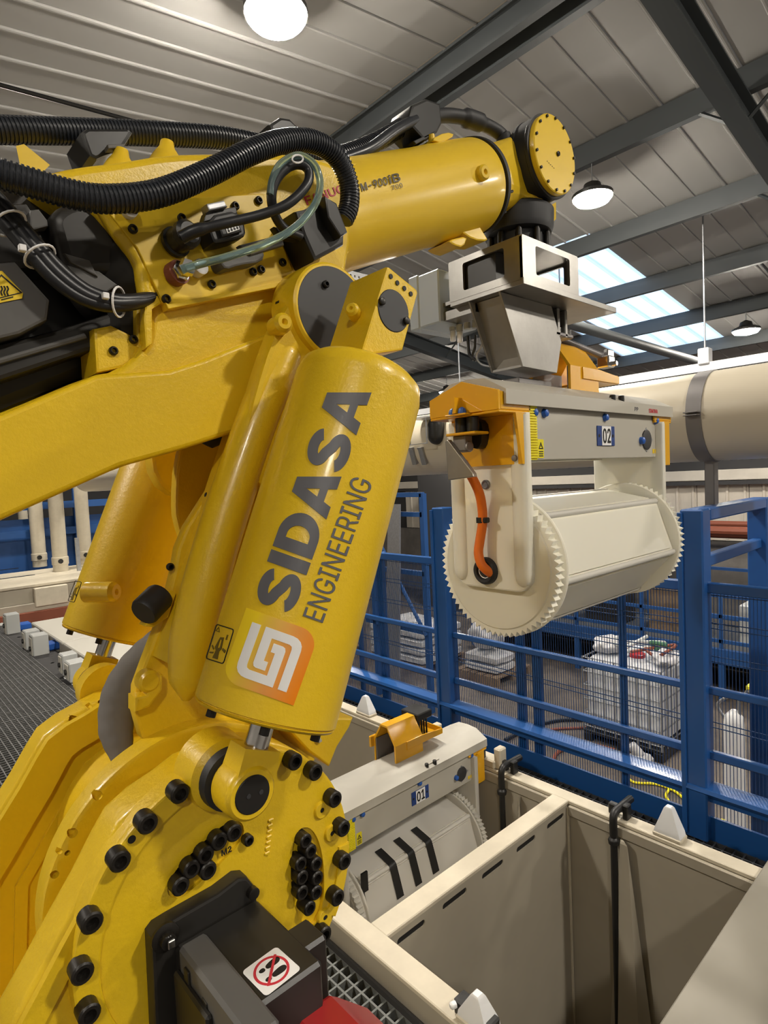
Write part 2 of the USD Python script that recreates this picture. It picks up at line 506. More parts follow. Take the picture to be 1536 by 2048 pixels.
L1, L2, L3 = at(552, 33, z=ZC + 3.0), at(1185, 398, z=ZC + 2.68), at(1492, 663, z=ZC + 2.02)
lamp(L1, .20, 'glaring round high bay lamp at the top edge left of the roof ridge')
lamp(L2, .19, 'glaring high bay lamp beside the round yellow wrist cap')
lamp(L3, .19, 'smaller distant high bay lamp at the right above the big duct')
for p in ((-2.2, 3.3, 6.1), (-2.0, -2.4, 6.1), (2.4, -2.6, 6.6), (6.4, -3.0, 6.3), (10.9, -2.6, 5.6), (2.2, 9.6, 6.6), (6.2, 9.6, 6.3), (10.9, 9.6, 5.6)):
    lamp(p, .19, 'round high bay lamp hanging under the roof outside the picture')

# ------------------------------------------------------------------ things hanging under the roof
# cable tray across the hall behind the arm
p0, p1 = at(690, 551, y=6.2), at(866, 590, y=6.2)
dx = (p1 - p0) / (p1[0] - p0[0])
a, b = p0 - dx * 3.0, p0 + dx * 3.2
t = T('cable_tray', 'white perforated cable tray running behind the robot arm', 'cable tray', a)
zt = p0[2]
h = .085
tray = slab([(a[0], zt - h), (b[0], zt - h), (b[0], zt + h), (a[0], zt + h)], 'y', 6.2, 6.206)
holes = []
for i in range(80):
    x = a[0] + .06 + i * .072
    for dz in (-.04, .02):
        holes.append(rrect(x, zt + dz - .012, x + .03, zt + dz + .018, .004, 2))
holes = [q for q in holes if q[:, 0].max() < b[0] - .02]
t.part('side_rail', slab([(a[0], zt - h), (b[0], zt - h), (b[0], zt + h), (a[0], zt + h)], 'y', 6.2, 6.204, holes=holes), WHT, smooth=False)
t.part('tray_floor', box(a[0], b[0], 6.204, 6.5, zt - h, zt - h + .004), WHT)
t.part('bracket', box(a[0] + .9, a[0] + 1.0, 6.15, 6.55, zt - h - .05, zt - h), PURL)
t.part('hanger', [tube([(x, 6.35, zt - h), (x, 6.35, zroof(x) - .04)], .006, 6) for x in (a[0] + .95, a[0] + 2.9, a[0] + 4.4)], GALV)
# conduit line over the duct, hung on rods
q0, q1 = at(1236, 762, x=7.7), at(1536, 706, x=7.7)
t = T('trunking', 'long white cable trunking hung on thin rods above the cream duct', 'cable trunking', q1)
ya, yb = q1[1] - 2.0, q0[1] + 4.5
t.part('channel', slab([(7.66, q0[2] - .05), (7.74, q0[2] - .05), (7.74, q0[2] + .05), (7.66, q0[2] + .05)], 'y', ya, yb, .006), WHT, smooth=False)
t.part('under_rail', box(7.64, 7.78, ya, yb, q0[2] - .17, q0[2] - .055), DARK)
yr = at(1410, 705, x=7.7)[1]
for dy, big in ((0, 1), (-1.9, 0), (1.9, 0), (3.8, 0)):
    t.part('hanger', tube([(7.7, yr + dy, q0[2] + .05), (7.7, yr + dy, zroof(7.7) - .05)], .011, 6), GALV)
    t.part('clamp', box(7.63, 7.77, yr + dy - .06, yr + dy + .06, q0[2] + .03, q0[2] + .22, .01), WHT)
p0 = at(1165, 655, y=3.6)
p1 = at(1392, 722, y=3.6)
single('tie_pipe', tube([p0 - (p1 - p0) * .5, p1 + (p1 - p0) * .5], .062, 14), PURL, 'grey pipe crossing the hall under the roof light', 'pipe')
p0 = at(0, 170, y=2.2); p1 = at(96, 196, y=2.2)
single('overhead_cable', tube([p0 - (p1 - p0) * 6, p1 + (p1 - p0) * 3.5], .007, 8), CABLE, 'thin dark cable stretched under the roof at the upper left', 'cable')

# ------------------------------------------------------------------ the big cream duct and its support
DXc, DZc, DR = 2.80, ZC + .202, .192
t = T('exhaust_duct', 'large cream round duct with a grey strap at the right', 'duct', (DXc, 1.0, DZc))
t.part('pipe', lathe((DXc, -1.6, DZc), (0, 1, 0), [(0, DR), (11.5, DR)], 72), DUCT)
for yc in (.96, 3.4, 7.2):
    st = lathe((DXc, yc - .03, DZc), (0, 1, 0), [(0, DR - .01), (0, DR + .004), (.06, DR + .004), (.06, DR - .01)], 72)
    t.part('strap', st, STRAP, 'grey metal band around the duct')
    t.part('strap_lug', [box(DXc - DR - .035, DXc - DR + .004, yc - .028, yc + .028, DZc - .004 + s * .012, DZc + s * .012, .001) for s in (0, 1)], STRAP)
    t.part('support_post', box(DXc - .026, DXc + .026, yc - .02, yc + .02, ZC - .19 if yc < 1 else WALK - .2 if yc < 5 else 0, DZc - DR + .004, .004), STRAP, 'steel post under the strap')
t.part('weld_bead', lathe((DXc, 2.2, DZc), (0, 1, 0), [(0, DR), (.004, DR + .004), (.012, DR + .004), (.016, DR)], 72), DUCT)

c = at(872, 862, x=2.60)
t = T('duct_sensor', 'black rounded sensor behind a wire guard on the duct beside barrel 02', 'sensor', c)
t.part('body', hull(np.vstack([trimesh.creation.icosphere(2, .05).vertices * [1, 1, 1] + c + [0, 0, .03], trimesh.creation.icosphere(2, .05).vertices + c - [0, 0, .03]])), BLK, smooth=60)
g = [(c[0] - .06, c[1] + .02, c[2] + .085), (c[0] - .06, c[1] + .02, c[2] - .07), (c[0] - .06, c[1] + .16, c[2] - .07), (c[0] - .06, c[1] + .16, c[2] + .085), (c[0] - .06, c[1] + .02, c[2] + .085)]
t.part('wire_guard', tube(g, .005, 8), GALV)
t.part('bracket', box(c[0] - .065, c[0] + .08, c[1] - .03, c[1] + .17, c[2] + .08, c[2] + .088), WHT)
t.part('mount', box(c[0], c[0] + .09, c[1] - .02, c[1] + .02, c[2] - .02, c[2] + .02), GALV)
for k, (a_, b_) in enumerate(((826, 912), (845, 912))):
    q = at(a_, b_, x=2.615)
    single('duct_clip', slab([(q[0] - .03, q[2] + .05), (q[0] + .0, q[2] + .055), (q[0] + .03, q[2] - .045), (q[0] + .01, q[2] - .055), (q[0] - .018, q[2] + .035)], 'y', q[1] - .018, q[1] + .018), GALV, ['bent metal clip on the duct nearer the yellow cylinder', 'bent metal clip on the duct nearer barrel 02'][k], 'clip', 'bent metal clips on the duct')

# ================================================================== the treatment tank below the barrels
ZR = ZC - 1.4                              # rim level
X0, X1, X2, X3 = 1.06, 1.135, 2.18, 2.248  # front wall, inside, back wall
YD0, YD1 = 1.33, 1.408                     # the partition
YC = .615                                  # edge of the flat cover
YA, YB = -.55, 4.2
ZB = ZC - 2.75
t = T('treatment_tank', 'beige plastic treatment tank with open cells beside the walkway grating', 'tank', (1.65, 2, ZB))
t.part('front_wall', box(X0 + .012, X1 - .006, YA, YB, ZB, ZR - .016), TANK)
t.part('back_wall', box(X2 + .006, X3 - .012, YA, YB, ZB, ZR - .016), TANK)
t.part('floor', box(X0 + .01, X3 - .01, YA, YB, ZB - .03, ZB), TANK)
t.part('end_wall', box(X1, X2, YB - .05, YB, ZB, ZR - .01), TANK)
t.part('end_wall', box(X1, X2, YA, YA + .05, ZB, ZR - .01), TANK)
part = box(X1 - .004, X2 + .004, YD0 + .006, YD1 - .006, ZB, ZR - .016)
slots = []
for k in range(5):
    x = 1.179 + .2115 * k
    s = slab(rrect(x, ZC - 1.464, x + .126, ZC - 1.442, .0105, 4), 'y', YD0 - .01, YD0 + .055)
    slots.append(s)
t.part('partition', cut(part, *slots), TANK, 'partition wall with five overflow slots', smooth=False)
for k in range(5):  # black strips painted in for the shade within each slot
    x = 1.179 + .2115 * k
    t.part('slot_shade_strip', slab(rrect(x + .001, ZC - 1.463, x + .125, ZC - 1.443, .009, 4), 'y', YD0 + .010, YD0 + .016), INKB, 'black strip standing in for the shade in an overflow slot')
t.part('front_rim', box(X0, X1, YA, YB, ZR - .017, ZR, .003), RIM, 'pale welded rim')
t.part('back_rim', box(X2, X3, YA, YB, ZR - .017, ZR, .003), RIM, 'pale welded rim')
t.part('partition_rim', box(X1 - .002, X2 + .002, YD0, YD1, ZR - .017, ZR - .0004, .003), RIM, 'pale welded rim')
for y0, y1 in ((YA, YD0 - .004), (YD1 + .004, YB)):
    t.part('lip', box(X2 - .012, X2 + .006, y0, y1, ZR - .06, ZR - .018, .003), TANK)
# buttress folds on the back wall and pipe chases
t.part('wall_fold', hull([(X2, 1.10, ZR - .06), (X2, .93, ZB), (X2, 1.20, ZB), (X2 - .03, 1.09, ZR - .07), (X2 - .07, .99, ZB), (X2 - .07, 1.10, ZB), (X2 - .03, 1.06, ZR - .07)]), TANK)
t.part('wall_fold', hull([(X2, 1.58, ZR - .07), (X2, 1.53, ZB), (X2, 1.74, ZB), (X2 - .03, 1.56, ZR - .08), (X2 - .06, 1.56, ZB), (X2 - .06, 1.70, ZB)]), TANK)
for q in (X2 - .002, X1 + .002):
    t.part('weld_bead', tube([(q, YD0 + .002, ZR - .03), (q, YD0 + .002, ZB)], .006, 6), RIM)
# supports for the barrel in the left cell
t.part('barrel_rest', box(X2 + .0, X3, 1.72, 2.12, ZR, ZR + .04, .006), RIM)
t.part('barrel_rest', box(X0, X1, 1.72, 2.12, ZR, ZR + .04, .006), RIM)
for q in (1.69, 2.10):
    t.part('rest_post', box(X2 + .012, X3 - .004, q, q + .04, ZR, ZR + .10, .006), RIM)

single('tank_cover', box(X0 - .02, X3 + .02, YA, YC, ZR + .002, ZR + .03, .004), paint('taupe_cover_plastic', (.27, .25, .205), .5, vary=.08, vscale=3), 'flat grey-beige cover over the tank at the lower right corner', 'cover')


def cone(x, y, w, d, h, label, turn=False):
    z = ZR + .0005
    tk = T('locating_cone', label, 'locating cone', (x, y, z), 'white wedge guides on the tank rim')
    a, b = (d, w)
    base = box(x - a / 2, x + a / 2, y - b / 2, y + b / 2, z, z + .014, .003)
    e = .012
    pts = []
    for s in (-1, 1):
        for q in (-1, 1):
            pts += [(x + s * (a / 2 - .004), y + q * (b / 2 - .004), z + .014), (x + s * (a / 2 - .004), y + q * (b / 2 - .008), z + .03), (x + s * (a * .22), y + q * b * .14, z + h - .006), (x + s * (a * .16), y + q * b * .08, z + h)]
    tk.part('wedge', hull(pts), WHT)
    tk.part('foot', base, RIM, 'beige foot plate')


cone(2.215, .925, .105, .062, .118, 'white wedge locating cone on the back tank rim near the tall blue post')
cone(2.215, 2.69, .125, .062, .112, 'white wedge locating cone farthest back on the rim behind the yellow cylinder')
cone(1.098, .945, .105, .062, .085, 'white wedge locating cone on the front rim at the bottom edge')


def hung_pipe(y, label):
    r = .0135
    zz = ZR + .035
    tk = T('dosing_pipe', label, 'pipe', (2.16, y, ZB + .02), 'black pipes hung over the tank rim')
    tk.part('drop_pipe', tube([(2.150, y, ZR - .03), (2.150, y, ZB + .03)], r, 14), BLK)
    tk.part('bend', tube(spline([(2.150, y, ZR - .05), (2.150, y, ZR + .015), (2.163, y, ZR + .038), (2.19, y, ZR + .042), (2.30, y, ZR + .040)], 5), r * 1.12, 14), BLK)
    tk.part('union', lathe((2.150, y, ZR - .085), (0, 0, 1), [(0, r), (.004, r + .007), (.018, r + .009), (.024, r + .006), (.03, r)], 16), BLK)
    tk.part('clamp', box(2.20, 2.235, y - .035, y - .012, ZR, ZR + .06, .004), BLK)
    tk.part('clamp', box(2.205, 2.23, y + .012, y + .05, ZR + .0, ZR + .045, .004), BLK)


hung_pipe(1.115, 'black dosing pipe hanging in the right-hand open cell')
hung_pipe(1.655, 'black dosing pipe over the rim behind barrel 01')


# ------------------------------------------------------------------ walkway gratings
def grating(x0, x1, y0, y1, z, name, label, m, p=.0358, bw=.0062, hgt=.032, fine=1):
    bars = []
    nx, ny = int(round((x1 - x0) / p)), int(round((y1 - y0) / p))
    for i in range(nx + 1):
        x = x0 + (x1 - x0) * i / nx
        bars.append(slab([(x - bw * .35, z - hgt), (x + bw * .35, z - hgt), (x + bw / 2, z), (x - bw / 2, z)], 'y', y0, y1))
    for j in range(ny + 1):
        y = y0 + (y1 - y0) * j / ny
        bars.append(slab([(y - bw * .35, z - hgt), (y + bw * .35, z - hgt), (y + bw / 2, z - .0004), (y - bw / 2, z - .0004)], 'x', x0, x1))
    return bars


t = T('walkway_grating', 'grey square mesh walkway grating at the foot of the robot', 'grating', (.85, 1, WALK))
for y0, y1 in ((.25, 1.135), (1.143, 2.06), (2.068, 2.99)):
    t.part('grating_panel', grating(.62, 1.052, y0, y1, WALK, '', '', GRT), GRT, smooth=False)
t.part('clip', slab(circle(.99, 1.075, .011, 4), 'z', WALK, WALK + .003), GRT)
single('support_angle', [box(1.05, 1.058, .25, 2.99, WALK - .1, WALK + .02), box(.60, .616, .25, 2.99, WALK - .1, WALK - .002)], DARK, 'dark steel angle along the grating edge', 'support angle')
GRTL = paint('worn_grating', (.12, .12, .118), .65, vary=.3, vscale=14)
t = T('walkway_grating', 'long dark walkway grating far left beside the row of valves', 'grating', (.4, 5, WALK))
for k in range(5):
    for q in range(2):
        y0 = 3.6 + k * 1.02; x0 = -.55 + q * .87
        t.part('grating_panel', grating(x0, x0 + .86, y0, y0 + 1.01, WALK, '', '', GRT), GRTL, smooth=False)
t = T('walkway_grating', 'narrow dark walkway grating between the tank and the blue fence', 'grating', (2.4, 1.6, WALK))
for y0, y1 in ((-.5, 1.0), (1.008, 2.5), (2.508, 4.0)):
    t.part('grating_panel', grating(2.262, 2.60, y0, y1, WALK - .02, '', '', GRTD), GRTD, smooth=False)
single('under_tray', box(2.262, 2.60, -.5, 4.0, WALK - .30, WALK - .26), DARK, 'dark tray under the rear grating', 'tray')
single('sub_floor', box(-.6, 1.05, -.5, 9.0, WALK - .62, WALK - .6), DARK, 'dark floor plate beneath the walkway grating', 'floor plate')
single('grab_handle', tube(spline([(2.33, .62, WALK), (2.33, .62, WALK + .10), (2.335, .60, WALK + .125), (2.35, .40, WALK + .125), (2.35, .2, WALK + .125), (2.35, .18, WALK)], 5), .008, 10), BLK, 'black bent handle bar standing on the rear grating', 'handle')

# ------------------------------------------------------------------ blue safety fence
FX = 2.5
t = T('safety_fence', 'blue safety fence with mesh panels and a tall portal behind the tank', 'fence', (FX, 1.6, WALK - .02))
PW = .086
for y in (.92, 2.275, 3.63, -.44):
    t.part('post', box(FX - PW / 2, FX + PW / 2, y - PW / 2, y + PW / 2, WALK - .02, ZC - .178, .006), BLU, 'tall square blue post')
    t.part('flange', box(FX - PW / 2 - .012, FX - PW / 2 + .001, y + PW / 2 - .012, y + PW / 2 + .006, WALK, ZC - .19, .002), BLU)
for z, hh, w in ((-.47, .042, .03), (-.89, .03, .025), (-1.152, .034, .025)):
    t.part('rail', box(FX - .005, FX - .005 + w, -.5, 4.5, ZC + z - hh, ZC + z, .004), BLU)
t.part('kick_rail', slab([(FX - .055, ZC - 1.31), (FX - .05, ZC - 1.295), (FX + .0, ZC - 1.285), (FX + .02, ZC - 1.285), (FX + .02, ZC - 1.36), (FX - .012, ZC - 1.36), (FX - .012, ZC - 1.345), (FX - .03, ZC - 1.33)], 'y', -.5, 4.5), BLU, 'broad blue kick rail')
t.part('toe_board', box(FX - .006, FX + .006, -.5, 4.5, WALK - .05, ZC - 1.425), BLU)
for y, w in ((1.70, .05), (1.80, .05), (1.25, .03), (2.86, .06), (3.1, .03), (.46, .05), (.56, .022)):
    t.part('upright', box(FX + .026, FX + .05, y - w / 2, y + w / 2, WALK - .03, ZC - .47, .003), BLU)
t.part('sheet_panel', box(FX + .03, FX + .036, -.5, .44, WALK - .03, ZC - .53), BLU, 'solid blue sheet at the right')
for y0, y1 in ((-.40, .875), (.967, 2.23), (2.32, 3.585)):
    ms = []
    n = int((y1 - y0) / .0127)
    for i in range(n):
        y = y0 + (i + .5) * .0127
        ms.append(box(FX + .022, FX + .0245, y - .0009, y + .0009, WALK + .0, ZC - .49))
    z = WALK + .03
    while z < ZC - .5:
        for o in (0, .022):
            ms.append(box(FX + .0245, FX + .028, y0, y1, z + o, z + o + .0035))
        z += .135
    t.part('mesh_panel', ms, BLUM, smooth=False, label='fine welded mesh panel')
# portal frame over the walkway
t.part('post', box(3.27, 3.27 + PW, .92 - PW / 2, .92 + PW / 2, 0.3, ZC - .178, .006), BLU, 'rear post of the portal')
t.part('portal_beam', box(FX + PW / 2, 3.27, .92 - PW / 2, .92 + PW / 2, ZC - .178 - .05, ZC - .178, .006), BLU)
t.part('portal_brace', box(FX + PW / 2, 3.27, .92 - .02, .92 + .02, ZC - .42, ZC - .375, .004), BLU)

# ------------------------------------------------------------------ beyond the fence
# IBC container
IX0, IX1, IY0, IY1 = 7.08, 8.08, 3.02, 4.06
t = T('ibc_container', 'white caged liquid container standing on the floor behind the fence', 'container', (7.58, 3.54, 0))
t.part('bottle', box(IX0 + .03, IX1 - .03, IY0 + .03, IY1 - .03, .16, 1.13, .07), IBC)
t.part('pallet', [box(IX0, IX1, IY0, IY1, .10, .15, .01)] + [box(IX0, IX1, y, y + .12, 0, .11, .01) for y in (IY0, (IY0 + IY1) / 2 - .06, IY1 - .12)], BLK)
cg = []
for z in np.linspace(.2, 1.12, 6):
    q = [(IX0 + .01, IY0 + .01, z), (IX1 - .01, IY0 + .01, z), (IX1 - .01, IY1 - .01, z), (IX0 + .01, IY1 - .01, z), (IX0 + .01, IY0 + .01, z)]
    for a, b in zip(q[:-1], q[1:]): cg.append(tube([a, b], .009, 6))
for k in range(8):
    y = IY0 + .01 + (IY1 - IY0 - .02) * k / 7; x = IX0 + .01 + (IX1 - IX0 - .02) * k / 7
    for xx in (IX0 + .002, IX1 - .002): cg.append(tube([(xx, y, .14), (xx, y, 1.13)], .010, 6))
    for yy in (IY0 + .002, IY1 - .002): cg.append(tube([(x, yy, .14), (x, yy, 1.13)], .010, 6))
t.part('cage', cg, GALV, kind='stuff')
t.part('filler_cap', lathe((7.5, 3.5, 1.13), (0, 0, 1), [(0, .1), (.04, .1), (.05, .08)], 20), RED)
rng = np.random.default_rng(4)
def heap_tube(name, label, catg, m, c, r, n, spread):
    p = [np.array(c) + rng.uniform(-1, 1, 3) * np.array(spread) for _ in range(n)]
    single(name, tube(spline(p, 6), r, 8), m, label, catg)
heap_tube('scrap_hose', 'coiled grey hose scrap on top of the caged container', 'hose', GREYPL, (7.5, 3.5, 1.26), .025, 7, (.35, .4, .07))
heap_tube('scrap_hose', 'green hose scrap on top of the caged container', 'hose', paint('green_hose', (.05, .14, .07), .5), (7.5, 3.25, 1.27), .03, 5, (.3, .25, .08))
heap_tube('scrap_hose', 'rust-brown cable scrap on top of the caged container', 'hose', RACK, (7.5, 3.2, 1.26), .02, 6, (.3, .3, .08))
def lump(c, s, seed, amp=.25):
    m = trimesh.creation.icosphere(3)
    v = np.array(m.vertices)
    v *= 1 + amp * (meshkit.noise(v * 2.3 + 9, seed) - .5)[:, None] * 2
    return trimesh.Trimesh(v * np.array(s) + np.array(c), m.faces, process=False)
single('crumpled_bag', lump((7.45, 3.85, 1.25), (.25, .18, .12), 3), BAG, 'crumpled white bag at the left end of the container top', 'bag')
single('crumpled_bag', lump((7.4, 3.1, 1.22), (.2, .14, .09), 5), BAG, 'crumpled white bag at the right end of the container top', 'bag')
# hoses and bits on the floor
for k, (pts, m, r, lab) in enumerate([
        ([(1010, 1480), (1060, 1455), (1120, 1440), (1185, 1440)], CABLE, .025, 'dark hose lying on the floor left of the container'),
        ([(1105, 1525), (1115, 1505), (1150, 1490), (1180, 1488), (1230, 1500)], RACK, .022, 'rust-brown hose curving on the floor by the container foot'),
        ([(1085, 1465), (1110, 1458), (1150, 1456), (1190, 1455)], RACK, .018, 'thin brown hose lying on the floor beyond the fence'),
        ([(1252, 1553), (1270, 1565), (1310, 1568), (1345, 1580), (1370, 1600), (1372, 1612), (1345, 1608), (1332, 1590), (1345, 1572)], LBLYB, .014, 'yellow and green hose coiled on the floor beside the tall post'),
        ([(1422, 1635), (1440, 1640), (1470, 1642), (1490, 1640)], LBLYB, .014, 'short run of yellow hose on the floor right of the tall post')]):
    single('floor_hose', tube(spline([at(a, b, z=r + .002) for a, b in pts], 6), r, 8), m, lab, 'hose')
p = at(1282, 1535, z=0)
single('small_pump', [box(p[0] - .12, p[0] + .12, p[1] - .12, p[1] + .14, 0, .16, .04), cyl((p[0], p[1], .15), (p[0] - .05, p[1] + .1, .27), .06, 16, .02)], BAG, 'small off-white pump on the floor before the container', 'pump')
# white cylinder, yellow box on the right behind the fence
p = at(1471, 1590, z=0)
p = at(1470, 1575, x=5.2)
t = T('gas_bottle', 'white upright bottle with a wire handle at the right behind the mesh', 'bottle', (p[0], p[1], 0))
zt = at(1470, 1420, x=5.2)[2]
t.part('body', lathe((p[0], p[1], 0), (0, 0, 1), [(0, .05), (.02, .075), (zt - .12, .075), (zt - .05, .065), (zt, .02)], 24), WHT)
t.part('handle', tube(spline([(p[0], p[1] + .06, zt - .1), (p[0], p[1] + .12, zt + .02), (p[0], p[1] - .02, zt + .12), (p[0], p[1] - .04, zt - .04)], 5), .012, 8), GALV)
p = at(1507, 1387, x=4.2)
t = T('switch_box', 'small yellow switch box hung on the fence at the right', 'switch box', p)
t.part('body', box(p[0], p[0] + .07, p[1] - .055, p[1] + .045, p[2] - .05, p[2] + .045, .008), LBLYB)
t.part('button', lathe((p[0] + .002, p[1] + .02, p[2] - .015), (-1, 0, 0), [(0, .036), (.02, .036), (.035, .025), (.036, 0)], 20), MOT)
single('box_post', box(p[0] + .062, p[0] + .1, p[1] - .02, p[1] + .02, 0, p[2] + .1), BLU, 'thin blue post carrying the yellow switch box', 'post')

# sacks on pallets
def sack_mesh(w, d, h, seed):
    m = trimesh.creation.box([1, 1, 1])
    for _ in range(4): m = m.subdivide()
    v = np.array(m.vertices)
    s = np.sign(v) * np.abs(v * 2) ** .75 / 2
    r = np.clip(1.0 - .42 * np.maximum(np.abs(v[:, 0] * 2), np.abs(v[:, 1] * 2)) ** 6, .3, 1)
    v[:, 2] *= r
    v[:, 0] *= 1 - .06 * (np.abs(v[:, 1] * 2) ** 4); v[:, 1] *= 1 - .06 * (np.abs(v[:, 0] * 2) ** 4)
    v += (meshkit.noise(v * 4 + seed, seed)[:, None] - .5) * np.array([.04, .04, .18]) * np.abs(v[:, 2:3]) * 2
    v[:, 2] += .5
    v *= [w, d, h]
    return trimesh.Trimesh(v, m.faces, process=False)
def pallet(x, y, w, d, label):
    t = T('pallet', label, 'pallet', (x + w / 2, y + d / 2, 0), 'wooden pallets under the sacks')
    for k in range(6):
        t.part('board', box(x, x + w, y + d * k / 6 + .01, y + d * (k + 1) / 6 - .02, .115, .14), WOOD)
    for k in range(3):
        t.part('block_runner', box(x + (w - .1) * k / 2, x + (w - .1) * k / 2 + .1, y, y + d, 0, .115), WOOD)
first = {}
def sack(x, y, z, w, d, h, label, k):
    nm = 'sack'
    if k not in first:
        tk = T(nm, label, 'sack', (x, y, z), 'white sacks stacked on pallets')
        tk.part('bag', trimesh.Trimesh(sack_mesh(w, d, h, k).vertices + np.array([x, y, z]), sack_mesh(w, d, h, k).faces, process=False), BAG, smooth=50)
        tk.part('seam', tube([(x - w * .4, y - d * .49, z + h * .45), (x + w * .4, y - d * .49, z + h * .45)], .006, 6), BAG)
        first[k] = tk.path
    else:
        x_ = UsdGeom.Xform.Define(stage, _path('/World', nm)); x_.AddTranslateOp().Set(Gf.Vec3d(x, y, z))
        pr = x_.GetPrim(); pr.GetReferences().AddInternalReference(Sdf.Path(first[k])); pr.SetInstanceable(True)
        x_.GetPrim().GetAttribute('xformOp:translate').Set(Gf.Vec3d(x, y, z))
        for a, b in (('label', label), ('category', 'sack'), ('group', 'white sacks stacked on pallets')): pr.SetCustomDataByKey(a, b)
lv = ['bottom', 'second', 'third', 'top']
pallet(7.55, 7.5, 1.2, 1.5, 'wooden pallet under the tall stack of white sacks')
for z in range(4):
    for j in range(2):
        for i in range(2):
            sack(7.85 + .58 * i, 7.88 + .74 * j, .141 + .158 * z, .56, .72, .15, f'white sack in the {lv[z]} layer of the tall stack, {"front" if i == 0 else "rear"} {"right" if j == 0 else "left"}', (i + z + j) % 2)
pallet(7.9, 6.1, 1.0, .95, 'wooden pallet under the low sacks right of the stack')
for z in range(2):
    sack(8.3, 6.55, .141 + .158 * z, .56, .72, .15, f'white sack lying {"lowest" if z == 0 else "second"} on the pallet right of the tall stack', z)
single('slumped_sack', lump((8.3, 6.6, .76), (.28, .32, .26), 8, .2), BAG, 'big slumped white bag on the pallet right of the tall stack', 'bag')
pallet(6.9, 9.5, 1.0, .9, 'wooden pallet with one sack left of the tall stack')
sack(7.4, 9.95, .141, .56, .72, .15, 'single white sack on the pallet left of the tall stack', 0)

# far raised platform with handrails
PXF = 9.6
def zf(px, py): return at(px, py, x=PXF)[2]
z0, z1 = zf(1368, 1316), zf(1368, 1286)
t = T('raised_platform', 'blue raised platform with handrails beyond the caged container', 'platform', (PXF, 5, 0))
t.part('fascia', box(PXF, PXF + .06, -2, 8.2, z0, z1, .01), BLUD)
t.part('void_shade_panel', box(PXF + 1.56, PXF + 1.6, -2, 8.2, .02, z1 - .06), DARK)  # dark panel added to stand for the shaded void under the deck
t.part('deck', box(PXF + .06, PXF + 1.6, -2, 8.2, z1 - .06, z1 - .02), GRTD)
for y in np.arange(-1.6, 8.3, 1.2):
    t.part('leg', box(PXF + .01, PXF + .09, y - .04, y + .04, 0, z0), BLUD)
    t.part('handrail_post', box(PXF + .01, PXF + .05, y - .025, y + .025, z1, z1 + 1.0), BLUD)
    t.part('handrail_post', box(PXF + 1.5, PXF + 1.55, y - .025, y + .025, z1 - .02, z1 + 1.0), BLUD)
for hh in (.12, .5, .98):
    for xx in (PXF + .03, PXF + 1.52):
        t.part('handrail', box(xx - .02, xx + .02, -2, 8.2, z1 + hh - .03, z1 + hh + .02), BLUD)
rng = np.random.default_rng(7)
for yy, w, hgt, m, lab in ((6.4, .9, .95, CLAD, 'tall cream crate on the far blue platform'), (5.0, .7, .5, MOT, 'low dark crate on the far blue platform'), (3.9, .6, .8, WOOD, 'brown timber crate on the far blue platform'), (2.2, .9, .6, GREYPL, 'light grey crate on the far blue platform')):
    single('stored_crate', box(PXF + .5, PXF + 1.1, yy, yy + w, z1 - .018, z1 + hgt, .02), m, lab, 'crate', 'crates on the far platform')
for k, (z, r) in enumerate(((zf(1440, 1090), .09), (zf(1440, 1104), .07), (zf(1440, 1078), .06))):
    single('rust_pipe', tube([(12.6 + .25 * k, -3, z - .1), (12.6 + .25 * k, 9, z - .1)], r, 10), RACK, f'rust-red pipe along the far wall, {["thickest, in the middle", "lowest of three", "thinnest and highest"][k]}', 'pipe')
single('pipe_rack', [box(12.4, 13.3, y - .05, y + .05, 0, zf(1440, 1104) - .2) for y in (-2.5, 1.5, 5.5, 8.5)], BLUD, 'blue rack carrying the rust-red pipes at the far wall', 'rack')
single('dark_cabinet', box(11.8, 12.3, 9.3, 11.6, 0, 4.1), DARK, 'tall dark cabinet at the far wall behind barrel 02', 'cabinet')
t = T('far_frame', 'blue steel frame with diagonal braces beyond the fence behind the cylinder', 'frame', (6.4, 7.5, 0))
for y in (6.2, 7.4, 8.6):
    t.part('post', box(6.36, 6.44, y - .04, y + .04, 0, 3.35), BLUD)
for z in (1.2, 2.1, 3.0, 3.3):
    t.part('beam', box(6.36, 6.44, 6.2, 8.6, z, z + .07), BLUD)
t.part('brace', [tube([(6.35, 6.2, 1.2), (6.35, 7.4, 2.9)], .03, 6), tube([(6.35, 7.4, 3.3), (6.35, 8.6, 2.1)], .03, 6)], BLUD)
t.part('ladder_rail', slab([(6.7, .3), (7.05, .3), (6.75, 3.2), (6.5, 3.2)], 'x', 6.2, 6.23), GALV, 'pale perforated steel strip')

